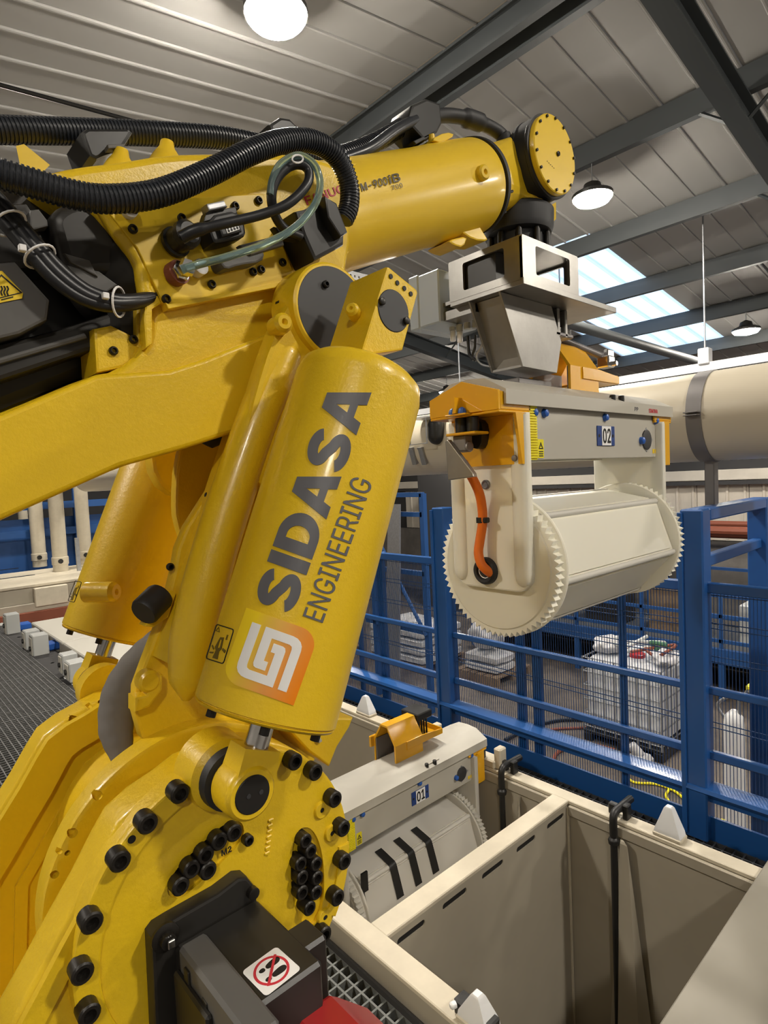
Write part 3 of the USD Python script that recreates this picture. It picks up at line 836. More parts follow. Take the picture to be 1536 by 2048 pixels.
# ------------------------------------------------------------------ behind the robot on the left
zl = ZC - 1.40
lt = T('left_tank', 'beige tank with two pale flat lids behind the yellow disc at the left', 'tank', (2.1, 6.2, 0))
for k, (y0, y1) in enumerate(((5.0, 6.16), (6.2, 7.45))):
    lt.part('lid', box(1.42, 2.75, y0, y1, zl - .035, zl, .01), LIDP)
lt.part('body', box(1.45, 2.75, 5.0, 7.45, 0, zl - .036), TANK)
single('manifold_shelf', [box(1.08, 1.415, 4.9, 8.2, WALK - .06, WALK - .02), box(1.2, 1.3, 5.0, 5.1, 0, WALK - .06), box(1.2, 1.3, 7.9, 8.0, 0, WALK - .06)], DARK, 'dark shelf carrying the valve row at the left', 'shelf')
def valve(px, py, w, h, label, dark=False):
    p = at(px, py, x=1.28)
    s = .5 * w * np.linalg.norm(p - C) / F; hh = .5 * h * np.linalg.norm(p - C) / F
    t = T('valve_actuator', label, 'valve actuator', (p[0], p[1], WALK), 'grey valve actuators left of the pale lids')
    t.part('housing', box(p[0] - s, p[0] + s, p[1] - s * 1.1, p[1] + s * 1.1, p[2] - hh, p[2] + hh, .008), GREYPL)
    t.part('front_cover', box(p[0] - s - .008, p[0] - s + .002, p[1] - s * .8, p[1] + s * .8, p[2] - hh * .75, p[2] + hh * .8, .004), LIDP)
    t.part('knob', cyl((p[0] - s - .02, p[1], p[2]), (p[0] - s - .006, p[1], p[2]), s * .35, 10), BLK)
    t.part('stem', cyl((p[0], p[1], max(WALK - .02, p[2] - hh - .12)), (p[0], p[1], p[2] - hh), s * .45, 10), GREYPL)
    t.part('fitting', cyl((p[0] - .05, p[1] - .04, p[2] - hh - .03), (p[0] + .05, p[1] - .04, p[2] - hh - .03), .022, 10), BLK if dark else WHT)
for k, (px, py, w, h) in enumerate(((24, 1249, 20, 38), (63, 1279, 22, 34), (79, 1294, 24, 46), (137, 1326, 24, 36), (152, 1340, 28, 34), (39, 1288, 13, 20), (51, 1300, 13, 20), (106, 1341, 14, 22), (121, 1355, 15, 24), (3, 1262, 16, 24))):
    valve(px, py, w, h, ['grey valve box farthest back by the first blue cover', 'grey valve box half hidden behind the largest one', 'largest grey valve box, before the second blue cover', 'upper of two grey valve boxes by the yellow housing', 'grey valve box touching the yellow housing outline',
          'small white valve below the farthest blue cover', 'second small white valve below the farthest blue cover', 'small white valve at the near end of the row', 'nearest small white valve above the grating', 'grey valve cut by the left picture edge'][k], k > 4)
for k, (px, py) in enumerate(((47, 1253), (104, 1292))):
    p = at(px, py, x=1.40)
    t = T('pump_motor', ['blue capped pump motor farther back in the left row', 'blue capped pump motor nearer in the left row'][k], 'pump', (p[0], p[1], WALK), 'blue capped pumps at the left')
    t.part('cap', box(p[0] - .07, p[0] + .07, p[1] - .07, p[1] + .07, p[2] - .03, p[2] + .045, .012), BLUB)
    t.part('body', box(p[0] - .055, p[0] + .055, p[1] - .055, p[1] + .055, WALK - .05, p[2] - .03, .01), GREYPL)
# long beige channel across, with its lid, pipes and racks behind
pb = at(0, 1228, z=ZC - 1.5); YL = pb[1]
ztp = at(75, 1170, y=YL)[2]
t = T('long_tank', 'long beige tank with a lidded top crossing behind at the left', 'tank', (1, YL, 0))
t.part('body', box(-3.5, 4.5, YL, YL + 1.6, 1.4, ztp - .02, .01), TANK)
t.part('lid', box(-3.5, 4.5, YL - .02, YL + 1.65, ztp - .02, ztp + .02, .006), RIM)
t.part('ledge', box(-.2, 4.4, YL - .07, YL, ztp - .40, ztp - .22, .01), TANK)
t.part('junction_box', box(*(lambda p: (p[0] - .2, p[0] + .2))(at(100, 1182, y=YL)), YL - .09, YL, ztp - .28, ztp - .03, .01), RIM)
t.part('lid_slot', [box(p[0] - .22, p[0] + .22, p[1] - .03, p[1] + .03, ztp + .018, ztp + .024) for p in (at(35, 1154, z=ztp + .02), at(5, 1140, z=ztp + .02))], BLK)
single('dark_beam', box(-3.5, 4.5, YL - .16, YL - .075, WALK - .15, WALK - .02), RACK, 'rust-brown beam below the long beige tank at the left', 'beam')
zcb = ztp + .02
for k, (xa, ya_, xb, yb_, r) in enumerate(((107, 975, 122, 1142, 12), (70, 1000, 80, 1133, 11), (158, 966, 172, 1128, 11), (46, 1015, 53, 1124, 7.5))):
    pbm = at(xb, yb_, z=zcb)
    ptp = at(xa, ya_, y=pbm[1])
    rr = r * np.linalg.norm(pbm - C) / F
    t = T('riser_pipe', ['thick cream riser pipe with a black plug, second from the yellow cylinder', 'cream riser pipe in the middle of the left group', 'cream riser pipe with an elbow joining the header', 'thinnest cream riser pipe at the far left'][k], 'pipe', pbm, 'cream riser pipes at the left')
    t.part('pipe', cyl((pbm[0], pbm[1], zcb), (pbm[0], pbm[1], ptp[2]), rr, 24), RIM)
    t.part('socket', cyl((pbm[0], pbm[1], zcb + .1), (pbm[0], pbm[1], zcb + .22), rr * 1.12, 24, .01), RIM)
    t.part('elbow', tube(spline([(pbm[0], pbm[1], ptp[2] - .05), (pbm[0] + .02, pbm[1], ptp[2] + .12), (pbm[0] + .14, pbm[1], ptp[2] + .24), (pbm[0] + .34, pbm[1], ptp[2] + .27), (pbm[0] + .6, pbm[1], ptp[2] + .27)], 6), rr * 1.02, 20), RIM)
    t.part('plug', cyl((pbm[0] - .02, pbm[1] - rr - .02, zcb + .16), (pbm[0] - .02, pbm[1] - rr + .03, zcb + .16), .035, 14), BLK)
    t.part('stay', box(pbm[0] + rr + .05, pbm[0] + rr + .1, pbm[1] - .3, pbm[1] - .25, zcb, zcb + .5), GALV)
p = at(200, 955, y=YL + .5)
single('header_pipe', tube([(p[0] - .15, p[1], p[2]), (p[0] + 3.5, p[1], p[2])], .135, 24), DUCT, 'thick cream header pipe crossing behind the rear cylinder', 'pipe')
t = T('pipe_stand', 'grey stand under the thick cream header pipe', 'stand', (p[0] + 1.2, p[1], zcb))
t.part('post', box(p[0] + 1.15, p[0] + 1.25, p[1] - .05, p[1] + .05, zcb, p[2] - .13), GALV)
t.part('saddle', box(p[0] + 1.1, p[0] + 1.3, p[1] - .12, p[1] + .12, p[2] - .15, p[2] - .128), GALV)
t = T('storage_rack', 'blue steel racking with dark goods behind the cream pipes', 'rack', (1, YL + 2.2, 0))
yk = YL + 2.4
for x in np.arange(-3, 4.6, 1.5):
    t.part('upright', box(x - .05, x + .05, yk, yk + .1, 0, 4.6), BLUD)
for z in (2.0, 2.9, 3.35, 3.8, 4.3):
    t.part('beam', box(-3, 4.5, yk - .02, yk + .04, z, z + .12), BLUD)
for z in (1.18, 2.0):
    t.part('shelf', box(-3, 4.5, yk + .04, yk + 1.1, z, z + .02), BLUD)
for x in (-3, 1.5, 4.4):
    t.part('rear_post', box(x, x + .08, yk + 1.05, yk + 1.13, 0, 4.4), BLUD)
t.part('sheet', box(.3, 4.5, yk + .12, yk + .15, 1.2, 3.2), BLUD, 'blue back sheet')
for k, lab in enumerate(('dark red bale on the lower rack shelf at the left picture edge', 'dark red bale on the upper rack shelf left of the blue sheet', 'dark red bale on the upper rack shelf behind the cream pipes')):
    single('stored_bale', box(-3 + k * 1.4 + .1, -3 + k * 1.4 + 1.3, yk + .2, yk + 1.0, 2.02 if k else 1.2, 2.75 if k else 1.95, .05), RACK, lab, 'bale', 'dark red bales in the rack')

# small black sensor clamp on the front rim beside the near cone
pc = at(925, 2030, z=ZR)
t = T('sensor_clamp', 'small black sensor clamp with a white knob on the front rim', 'sensor', (pc[0], pc[1], ZR))
t.part('body', box(pc[0] - .012, pc[0] + .03, pc[1] - .10, pc[1] + .02, ZR + .0005, ZR + .042, .004), BLK)
t.part('cover', box(pc[0] - .016, pc[0] - .011, pc[1] - .09, pc[1] - .03, ZR + .006, ZR + .036, .001), MOTG)
t.part('knob', lathe((pc[0] - .012, pc[1] + .012, ZR + .03), (-1, .3, 0), [(0, .009), (.012, .009), (.016, .005)], 14), WHT)

# ================================================================== plating barrels
def text_on(text, height, origin, u, v, w=None, depth=.0006, bold=True):
    """Flat lettering: origin at the baseline start, u along the reading direction, v up; w sets the length."""
    m = meshkit.text_mesh(text, 1.0, 1.0, bold)
    P = np.array(m.vertices)
    x0, x1 = P[:, 0].min(), P[:, 0].max()
    sx = (w / (x1 - x0)) if w else height
    u, v = np.asarray(u, float), np.asarray(v, float); n = np.cross(u, v)
    q = np.asarray(origin) + (P[:, 0:1] - x0) * sx * u + P[:, 1:2] * height * v + P[:, 2:3] * depth * n
    return trimesh.Trimesh(q, m.faces, process=False)


def gear(x, thick, R, cy, cz, n=64, depth=.0125):
    t = np.arange(n * 4)
    k = t % 4
    rr = np.where(k == 0, R, np.where(k == 1, R - depth * .55, np.where(k == 2, R - depth, R - depth * .55)))
    a = t / (n * 4) * 2 * math.pi
    return slab(np.c_[cy + rr * np.cos(a), cz + rr * np.sin(a)], 'x', x, x + thick)


def barrel(dx, dy, dz, num, label, cabled):
    XC, YC_, GZ, GR = 1.635, .962, ZC - .243, .19
    O = np.array([XC, YC_, ZC + .2])
    D = np.array([dx, dy, dz])
    t = T('plating_barrel', label, 'plating barrel', O + D, 'white plastic plating barrels')
    def P(name, mesh, mat, lab=None, smooth=35, under=None):
        if isinstance(mesh, list): mesh = cat(mesh)
        m = trimesh.Trimesh(np.asarray(mesh.vertices) + D, mesh.faces, process=False)
        return t.part(name, m, mat, lab, smooth, under)
    body_m = PPW if cabled else PPT
    def mir(x): return 2 * XC - x
    # lid: a shallow roof with turned-down lips
    y0, yr, y1 = .845, .963, 1.081
    z0, ze, zr = ZC + .163, ZC + .198, ZC + .236
    prof = [(y0, z0), (y0, ze), (yr - .055, zr - .004), (yr, zr), (yr + .055, zr - .004), (y1, ze), (y1, z0), (y1 - .006, z0), (y1 - .006, ze - .006), (yr, zr - .009), (y0 + .006, ze - .006), (y0 + .006, z0)]
    lid = P('lid', slab(prof, 'x', 1.168, 2.118), LIDP if not cabled else LID, smooth=25)
    for x, y in ((1.93, .92), (2.06, .92), (1.72, .86), (1.765, .855)):
        if (x > 1.9) or True:
            zz = zr - .02 if y > .9 else ze + .004
            P('lid_bolt', cyl((x, y, zz - .01), (x, y, zz + .016), .009, 12, .003), BLK, under=lid)
    P('lid_pad', slab([(1.71, .86), (1.80, .86), (1.80, .905), (1.71, .905)], 'z', ze + .001, ze + .012), LID, under=lid)
    if cabled:
        P('lid_print', text_on('SIMONA', .012, (1.93, y0 - .0002, ZC + .172), (1, 0, 0), (0, 0, 1), .066), INKR, under=lid)
        P('lid_print', text_on('PP', .012, (1.83, y0 - .0002, ZC + .173), (1, 0, 0), (0, 0, 1), .025), INKG, under=lid)
    # side panels
    for s, ya in ((0, .862), (1, 1.052)):
        pan = P('side_panel', box(1.283, 2.03, ya, ya + .012, ZC + .029, ZC + .19, .002), LID)
        if s == 0:
            for x in (1.304, 1.352, 1.672, 2.016):
                P('stud', lathe((x, ya - .012, ZC + .149), (0, 1, 0), [(0, .004), (.002, .009), (.006, .0095), (.010, .012), (.012, .012)], 14), BLUB, 'blue stud cap', under=pan)
            st = [box(1.271, 1.309, ya - .006, ya, ZC + .029, ZC + .166, .001)] + [box(1.273, 1.307, ya - .009, ya - .004, ZC + .034 + .0066 * k, ZC + .038 + .0066 * k) for k in range(20)]
            P('ribbed_strip', st, LBLYB, 'bright yellow ribbed strip', under=pan)
            P('tag', box(1.622, 1.726, ya - .003, ya, ZC + .066, ZC + .124, .001), INKBL, 'blue number tag', under=pan)
            P('tag_face', box(1.647, 1.702, ya - .0042, ya - .003, ZC + .067, ZC + .123), LBLW, under=pan)
            P('tag_number', text_on(num, .040, (1.651, ya - .0043, ZC + .075), (1, 0, 0), (0, 0, 1), .047), INKB, under=pan)
            for x in (1.632, 1.714):
                P('tag_slot', cyl((x, ya - .0035, ZC + .095), (x, ya - .0028, ZC + .095), .005, 10), INKB, under=pan)
            P('warning_label', slab(rrect(1.318, ZC + .034, 1.345, ZC + .082, .003), 'y', ya - .0012, ya), LBLYB, under=pan)
            P('warning_sign', slab([(1.321, ZC + .057), (1.342, ZC + .057), (1.3315, ZC + .075)], 'y', ya - .0018, ya - .0012, holes=[[(1.3255, ZC + .0595), (1.3375, ZC + .0595), (1.3315, ZC + .070)]]), INKB, under=pan)
            P('warning_sign', [box(1.322, 1.341, ya - .0018, ya - .0012, ZC + .038 + .0055 * k, ZC + .0405 + .0055 * k) for k in range(3)] + [box(1.3305, 1.3325, ya - .0018, ya - .0012, ZC + .0615, ZC + .0665)], INKB, under=pan)
            P('breather', lathe((1.945, ya - .006, ZC + .086), (0, 1, 0), [(0, .022), (.002, .032), (.006, .033)], 28), CAPG, 'dark round breather', under=pan)
            P('breather_mesh', slab([(1.945 - .046, ZC + .086), (1.945, ZC + .086 + .040), (1.945 + .046, ZC + .086), (1.945, ZC + .086 - .040)], 'y', ya - .002, ya, .0008), GALV, under=pan)
            P('stud', lathe((1.905, ya - .014, ZC + .083), (0, 1, 0), [(0, .006), (.003, .011), (.014, .012)], 14), BLUB, 'blue stud cap', under=pan)
            P('small_label', [box(1.99, 2.003, ya - .001, ya, ZC + .042, ZC + .056), box(2.008, 2.02, ya - .001, ya, ZC + .042, ZC + .056)], LBLY, under=pan)
    # hangers at both ends, arms, gears
    for e in (0, 1):
        fx = (lambda x: x) if e == 0 else mir
        def bx(xa, xb, ya, yb, za, zb, c=.002): return box(fx(xa), fx(xb), ya, yb, za, zb, c)
        ep = P('end_hanger', slab([(.853, ZC + .150), (.853, ZC + .196), (.963, ZC + .230), (1.073, ZC + .196), (1.073, ZC + .150)], 'x', fx(1.148), fx(1.156), .001), YELG, 'amber end hanger')
        P('flange', bx(1.148, 1.275, .853, 1.073, ZC + .143, ZC + .150), YELG, under=ep)
        P('side_cheek', bx(1.156, 1.28, .853, .860, ZC + .150, ZC + .194), YELG, under=ep)
        P('gusset', slab([(.900, ZC + .151), (.963, ZC + .151), (.963, ZC + .188)], 'x', fx(1.150), fx(1.144)), YELG, under=ep)
        P('gusset', slab([(.963, ZC + .151), (.972, ZC + .151), (.963, ZC + .19)], 'x', fx(1.150), fx(1.12)), YELG, under=ep)
        web = slab([(.848, ZC + .143), (.842, ZC + .02), (1.066, ZC + .02), (1.066, ZC + .143)], 'x', fx(1.224), fx(1.231), .001)
        P('web', web, YELG, under=ep)
        P('web_edge', slab([(fx(1.20), ZC + .143), (fx(1.235), ZC + .143), (fx(1.235), ZC + .02), (fx(1.222), ZC + .02)], 'y', .842, .850), YELG, under=ep)
        P('web_bolt', cyl((fx(1.218), .865, ZC + .035), (fx(1.226), .865, ZC + .035), .008, 12, .002), STRAP, under=ep)
        for y in (.953, .983):
            P('bolt_cap', lathe((fx(1.135) if e == 0 else fx(1.135), y, ZC + .150), (0, 0, 1), [(0, .0105), (.006, .0105), (.012, .0085), (.016, .003)], 12), BLUB, 'blue bolt cap', under=ep)
        P('tab', bx(1.122, 1.150, .935, 1.0, ZC + .145, ZC + .150), YELG, under=ep)
        if e == 0:
            for y in (.945, .982):
                P('insulator', cyl((1.165, y, ZC + .105), (1.165, y, ZC + .143), .0155, 18, .002), BLK, under=ep)
            P('contact_bar', bx(1.135, 1.19, .915, 1.01, ZC + .098, ZC + .105, .002), YELG, under=ep)
            P('contact', [cyl((1.165, .955, ZC + .07), (1.165, .985, ZC + .07), .014, 14, .003), bx(1.15, 1.18, .96, 1.0, ZC + .06, ZC + .098)], STRAP, under=ep)
            P('contact_guide', slab([(1.003, ZC + .09), (1.012, ZC + .086), (1.008, ZC - .012), (.925, ZC - .006), (.927, ZC + .003)], 'x', 1.135, 1.150, .002), INOX, 'bright steel triangular guide', under=ep)
            P('contact_block', slab(smooth_poly([(.935, ZC + .14), (.945, ZC + .06), (.985, ZC + .07), (1.01, ZC + .14)], 2), 'x', 1.195, 1.223, .002), BLK, under=ep)
        else:
            P('contact_block', bx(1.13, 1.15, .87, .93, ZC + .085, ZC + .135, .004), BLK, under=ep)
            P('hanger_leg', bx(1.17, 1.22, .850, .862, ZC + .0, ZC + .15, .002), YELG, under=ep)
        # arm with thick rounded border
        ya, yb, zb = .838, 1.086, ZC - .302
        arm = P('bearing_arm', slab(np.vstack([[(ya, ZC + .145)], circle(ya + .045, zb + .045, .045, 8, math.pi, 1.5 * math.pi), circle(yb - .045, zb + .045, .045, 8, 1.5 * math.pi, 2 * math.pi), [(yb, ZC + .145)]]), 'x', fx(1.236), fx(1.256), .005), body_m)
        pth = [(fx(1.236), ya + .024, ZC + .14), (fx(1.236), ya + .024, ZC - .1)] + [(fx(1.236), *q) for q in circle(ya + .066, zb + .066, .042, 6, math.pi, 1.5 * math.pi)] + [(fx(1.236), *q) for q in circle(yb - .066, zb + .066, .042, 6, 1.5 * math.pi, 2 * math.pi)] + [(fx(1.236), yb - .024, ZC - .1), (fx(1.236), yb - .024, ZC + .14)]
        for yy in (ya + .024, yb - .024):
            lip = tube(np.array([(fx(1.238), yy, ZC + .14), (fx(1.238), yy, ZC - .255), (fx(1.238), yy, ZC - .27), (fx(1.238), yy, ZC - .281), (fx(1.238), yy, ZC - .287)]), [.0235, .0235, .021, .015, .004], 22)
            lv = np.array(lip.vertices); lv[:, 0] = fx(1.238) + (lv[:, 0] - fx(1.238)) * .62
            P('side_lip', trimesh.Trimesh(lv, lip.faces, process=False), body_m, under=arm, smooth=60)
        P('gear_wheel', gear(min(fx(1.258), fx(1.282)), .024, GR, YC_, GZ), body_m, smooth=False)
        P('end_disc', lathe((fx(1.2815), YC_, GZ), (1 if e == 0 else -1, 0, 0), [(0, GR - .014), (.010, GR - .014), (.012, GR - .002), (.015, GR + .0005), (.019, GR + .0005), (.021, GR - .002), (.023, .10)], 96), body_m)
        P('hub_plate', lathe((fx(1.2545), YC_, GZ), (-1 if e == 1 else 1, 0, 0), [(0, GR - .024), (.004, GR - .02)], 64), body_m)
        if e == 0:
            gy, gz_ = .974, ZC - .254
            P('grommet', lathe((1.236, gy, gz_), (-1, 0, 0), [(-.01, .020), (-.01, .036), (.010, .036), (.015, .033), (.017, .029), (.016, .023), (.010, .020)], 36), RUB, 'black rubber grommet', under=arm)
            P('hub', lathe((1.236, gy, gz_), (-1, 0, 0), [(0, .021), (.009, .021), (.011, .019), (.004, .006)], 28), WHT, under=arm)
            P('arm_bolt', lathe((1.236, .965, ZC - .028), (-1, 0, 0), [(0, .0125), (.006, .0125), (.008, .010), (.005, .006), (.005, 0)], 18), STRAP, under=arm)
            if cabled:
                cp = [at(*q, x=xx) for q, xx in (((926, 925), 1.16), ((944, 955), 1.185), ((958, 985), 1.20), ((964, 1015), 1.212), ((965, 1045), 1.214), ((960, 1080), 1.21), ((957, 1105), 1.205), ((962, 1127), 1.203), ((973, 1140), 1.212), ((984, 1148), 1.232))]
                P('power_cable', tube(spline(cp, 6), .0122, 14), ORG, 'orange cable', under=arm)
                c0 = at(962, 1040, x=1.212)
                P('cable_clip', [lathe((1.212, c0[1], c0[2] - .007), (0, 0, 1), [(0, .0125), (.014, .0125)], 18), box(1.203, 1.22, c0[1] - .024, c0[1] - .01, c0[2] - .007, c0[2] + .007, .003)], BLK, under=arm)
    # six-sided drum
    RH = .176
    angs = [math.radians(a) for a in (132, 192, 252, 312, 12, 72)]
    hexa = np.array([(YC_ + RH * math.cos(a), GZ + RH * math.sin(a)) for a in angs])
    drum = P('drum', slab(hexa, 'x', 1.290, mir(1.290), .004), body_m)
    for a in angs:
        y, z = YC_ + (RH - .004) * math.cos(a), GZ + (RH - .004) * math.sin(a)
        P('corner_rod', cyl((1.292, y, z), (mir(1.292), y, z), .0095, 14), PPT if not cabled else paint_once('rod_grey', (.60, .58, .52)), under=drum)
    for k in range(6):
        a, b = hexa[k], hexa[(k + 1) % 6]
        m_, d_ = (a + b) / 2, (b - a) / np.linalg.norm(b - a)
        n_ = (m_ - np.array([YC_, GZ])); n_ /= np.linalg.norm(n_)
        q = [m_ - d_ * .072, m_ + d_ * .072, m_ + d_ * .072 + n_ * .005, m_ - d_ * .072 + n_ * .005]
        P('wall_panel', slab(q, 'x', 1.32, mir(1.32), .0015), body_m, under=drum)
    if not cabled:
        for k in range(3):
            x = 1.46 + .105 * k
            pts = []
            for a in np.linspace(103, 174, 22):
                r_ = RH * math.cos(math.radians(30)) / math.cos(math.radians(30 - min(abs(a - q) for q in (72, 132, 192)))) + .010
                pts.append((YC_ + r_ * math.cos(math.radians(a)), GZ + r_ * math.sin(math.radians(a))))
            inn = [(YC_ + (y - YC_) * .985, GZ + (z - GZ) * .985) for y, z in pts]
            P('strap', slab(pts + inn[::-1], 'x', x, x + .036), BLK, 'black strap over the drum', smooth=40, under=drum)
        P('strap', box(1.31, 1.34, .83, .838, GZ - .02, GZ + .18), BLK, under=drum)
    # lifting arch with tray
    ax0, ax1 = 1.606, 1.772
    ya, yb, zt = .930, 1.070, ZC + .308
    zs = ze - .003
    out = [(ya, zs), (ya, zt), (ya + .04, zt + .060), (1.0 - .022, zt + .075), (1.0 + .022, zt + .075), (yb - .04, zt + .060), (yb, zt), (yb, zs)]
    tk = .008
    inn = [(yb - tk, zs), (yb - tk, zt - .003), (yb - .044, zt + .052), (1.0 + .020, zt + .067), (1.0 - .020, zt + .067), (ya + .044, zt + .052), (ya + tk, zt - .003), (ya + tk, zs)]
    arch = P('lifting_arch', slab(out + inn, 'x', ax0, ax1), YELG, 'amber lifting arch', smooth=20)
    P('lining', box(ax0 + .004, ax1 - .004, yb - tk - .006, yb - tk, zs, zt), STRAP, under=arch)
    P('lining', box(ax0 + .004, ax1 - .004, ya + tk, ya + tk + .006, zs, zt), STRAP, under=arch)
    P('lug', box(ax0 - .02, ax0 + .02, yb + .0, yb + .012, zt - .04, zt + .01, .003), YELG, under=arch)
    tx = 1.900
    tray = P('plug_tray', [slab([(ax1 - .10, zt - .035), (tx, zt - .035), (tx, zt - .012), (ax1, zt + .0), (ax1 - .10, zt + .0)], 'y', ya - .004, ya + .003, .001),
                           slab([(ax1, zt - .035), (tx, zt - .035), (tx, zt - .012), (ax1 + .05, zt + .045), (ax1, zt + .045)], 'y', yb - .003, yb + .004, .001),
                           box(ax1, tx, ya, yb, zt - .037, zt - .031, .001), box(tx - .006, tx, ya, yb, zt - .037, zt - .008, .001)], YELG, 'amber plug tray')
    if not cabled:
        con = P('plug', box(ax1 + .005, ax1 + .10, ya + .03, yb + .0, zt + .045, zt + .078, .004), BLK, under=tray)
        P('pins', [cyl((ax1 + .02 + .016 * (k % 4), ya + .04 + .03 * (k // 4), zt - .03), (ax1 + .02 + .016 * (k % 4), ya + .04 + .03 * (k // 4), zt + .046), .004, 8) for k in range(12)], BLK, under=tray)
    return t


def paint_once(name, color):
    return MATS.get(name) or paint(name, color, .45, sss=.1)


barrel(0, 0, 0, '02', 'white plating barrel number 02 hanging from the robot gripper with an orange cable', True)
barrel(.0567, .906, -1.454, '01', 'white plating barrel number 01 resting in the tank with three black straps', False)

# ================================================================== gripper
gx0, gx1, gy0, gy1 = 1.276, 1.541, .860, 1.100
gz0, gz1 = ZC + .476, ZC + .584
t = T('gripper', 'stainless box gripper bolted under the robot wrist', 'gripper', (1.407, .98, gz1))
tk = .008
def windowed(axis, a0, a1, u0, u1, w0, w1):
    return slab(rrect(u0, gz0, u1, gz1, .004, 2), axis, a0, a1, holes=[rrect(w0, gz0 + .020, w1, gz1 - .016, .006, 3)])
front = t.part('front_frame', windowed('y', gy0, gy0 + tk, gx0, gx1, gx0 + .058, gx1 - .045), INOX, 'open stainless frame', smooth=False)
t.part('left_frame', windowed('x', gx0, gx0 + tk, gy0 + .001, gy1, gy0 + .055, gy1 - .05), INOX, smooth=False)
t.part('right_frame', windowed('x', gx1 - tk, gx1, gy0 + .001, gy1, gy0 + .04, gy1 - .04), INOX, smooth=False)
t.part('interior_shade_box', box(gx0 + .012, gx1 - .10, gy0 + .09, gy1 - .012, gz0 + .006, gz1 - .012), MOT, 'dark box added for the shade inside the frame')  # dark box put in to stand for the shade within the frame
t.part('rear_frame', box(gx0 + .001, gx1 - .001, gy1 - tk, gy1, gz0, gz1), INOX)
t.part('top_plate', box(gx0 + .002, gx1 - .002, gy0 + .001, gy1 - .001, gz1 - .010, gz1), INOX)
t.part('base_plate', box(gx0 + .001, 1.757, gy0 - .0005, gy1 + .0, gz0 - .012, gz0 + .004, .001), INOX)
bar = t.part('cable_coil', [tube(spline([(1.42 + .02 * k, 1.0, gz0 + .01), (1.45 + .02 * k, .97, gz0 + .06), (1.49, .95, gz0 + .055), (1.50 + .01 * k, .94, gz0 + .02)], 6), .0035, 8) for k in range(3)], CABLE, 'dark cables inside the frame')
t.part('cover_plate', box(1.43, 1.50, 1.04, 1.045, gz0 + .006, gz0 + .055), WHT, 'white plate inside the frame')
# bent stainless hopper-shaped housing below the plate
ga = .900
pz = gz0 - .012
hp = [(1.246 + .02, ZC + .44), (1.275, pz), (1.52, pz), (1.50, ZC + .40), (1.515, ZC + .335), (1.49, ZC + .262), (1.226 + .07, ZC + .262)]
FP = oxz(.93, (1000, 583), (1103, 612), (1123, 684), (1114, 746), (1046, 733))
t.part('housing', slab(FP, 'y', .93, .936, .001), INOX, 'bent stainless side plate')
t.part('housing', slab(FP, 'y', 1.030, 1.036, .001), INOX)
FP = np.array(FP)
t.part('housing_web', slab([FP[4], FP[3], FP[3] + [0, .006], FP[4] + [0, .006]], 'y', .936, 1.030), INOX)
t.part('housing_web', slab([FP[2], FP[3], FP[3] - [.006, 0], FP[2] - [.006, 0]], 'y', .936, 1.030), INOX)
t.part('housing_web', slab([FP[0] + [.030, 0], FP[4] + [.012, 0], FP[4] + [.018, 0], FP[0] + [.036, 0]], 'y', .936, 1.030), INOX)
t.part('gusset', hull([(FP[4][0] + .004, .936, FP[4][1]), (FP[4][0] + .004, 1.03, FP[4][1]), (FP[4][0] - .004, .936, FP[4][1] + .07), (FP[4][0] + .007, .936, FP[4][1]), (FP[4][0] + .007, 1.03, FP[4][1]), (FP[4][0] - .001, .936, FP[4][1] + .07)]), INOX)
t.part('tongue', box(1.395, 1.560, .965, 1.035, ZC + .20, ZC + .262, .003), STRAP, 'dark steel tongue reaching into the lifting arch')
t.part('slide_rail', [box(1.545, 1.558, .93, .955, ZC + .385, pz, .002), box(1.585, 1.598, .93, .955, ZC + .385, pz, .002)], INOX)
t.part('slide_rail', [box(1.565, 1.58, .99, 1.02, ZC + .386, pz, .002), box(1.61, 1.625, .99, 1.02, ZC + .386, pz, .002)], STRAP)
t.part('slide_block', box(1.535, 1.63, .93, 1.03, ZC + .386, ZC + .398, .003), STRAP)
for x, y in ((1.565, .94), (1.62, .94), (1.545, 1.01)):
    t.part('screw', cyl((x, y, ZC + .398), (x, y, ZC + .412), .007, 10, .002), STEEL)
cylr = t.part('air_cylinder', cyl((1.63, 1.0, ZC + .408), (1.87, .96, ZC + .362), .011, 16, .003), STRAP)
t.part('rod_clevis', [box(1.84, 1.885, .93, .972, ZC + .325, ZC + .362, .004), cyl((1.865, .915, ZC + .335), (1.865, .99, ZC + .335), .008, 10), box(1.855, 1.90, .94, .955, ZC + .355, ZC + .385, .003)], STEEL)
t.part('gripper_jaw', box(1.66, 1.69, 1.00, 1.07, ZC + .40, pz, .003), INOX)
# control box hung on the left of the frame
eb = t.part('control_box', box(1.283, 1.45, 1.145, 1.260, ZC + .435, ZC + .585, .004), BOXG, 'light grey control box')
t.part('box_lid', box(1.279, 1.45, 1.222, 1.262, ZC + .432, ZC + .588, .004), BOXG, under=eb)
t.part('box_bracket', [box(1.30, 1.50, 1.098, 1.146, ZC + .48, ZC + .49), box(1.30, 1.52, 1.03, 1.15, ZC + .44, pz)], INOX, under=eb)
for k, (px, py) in enumerate(((906, 675), (920, 677), (935, 672), (952, 670), (966, 672))):
    p = at(px, py, x=1.36)
    if k < 2:
        t.part('cable_gland', [cyl((p[0], p[1], p[2] - .012), (p[0], p[1], p[2] + .02), .0085, 12, .003)], WHT, 'white plug', under=eb)
    t.part('cable_gland', cyl((p[0], p[1], p[2] + .02), (p[0], p[1], max(p[2] + .03, ZC + .436)), .010, 12), GREYPL, under=eb)
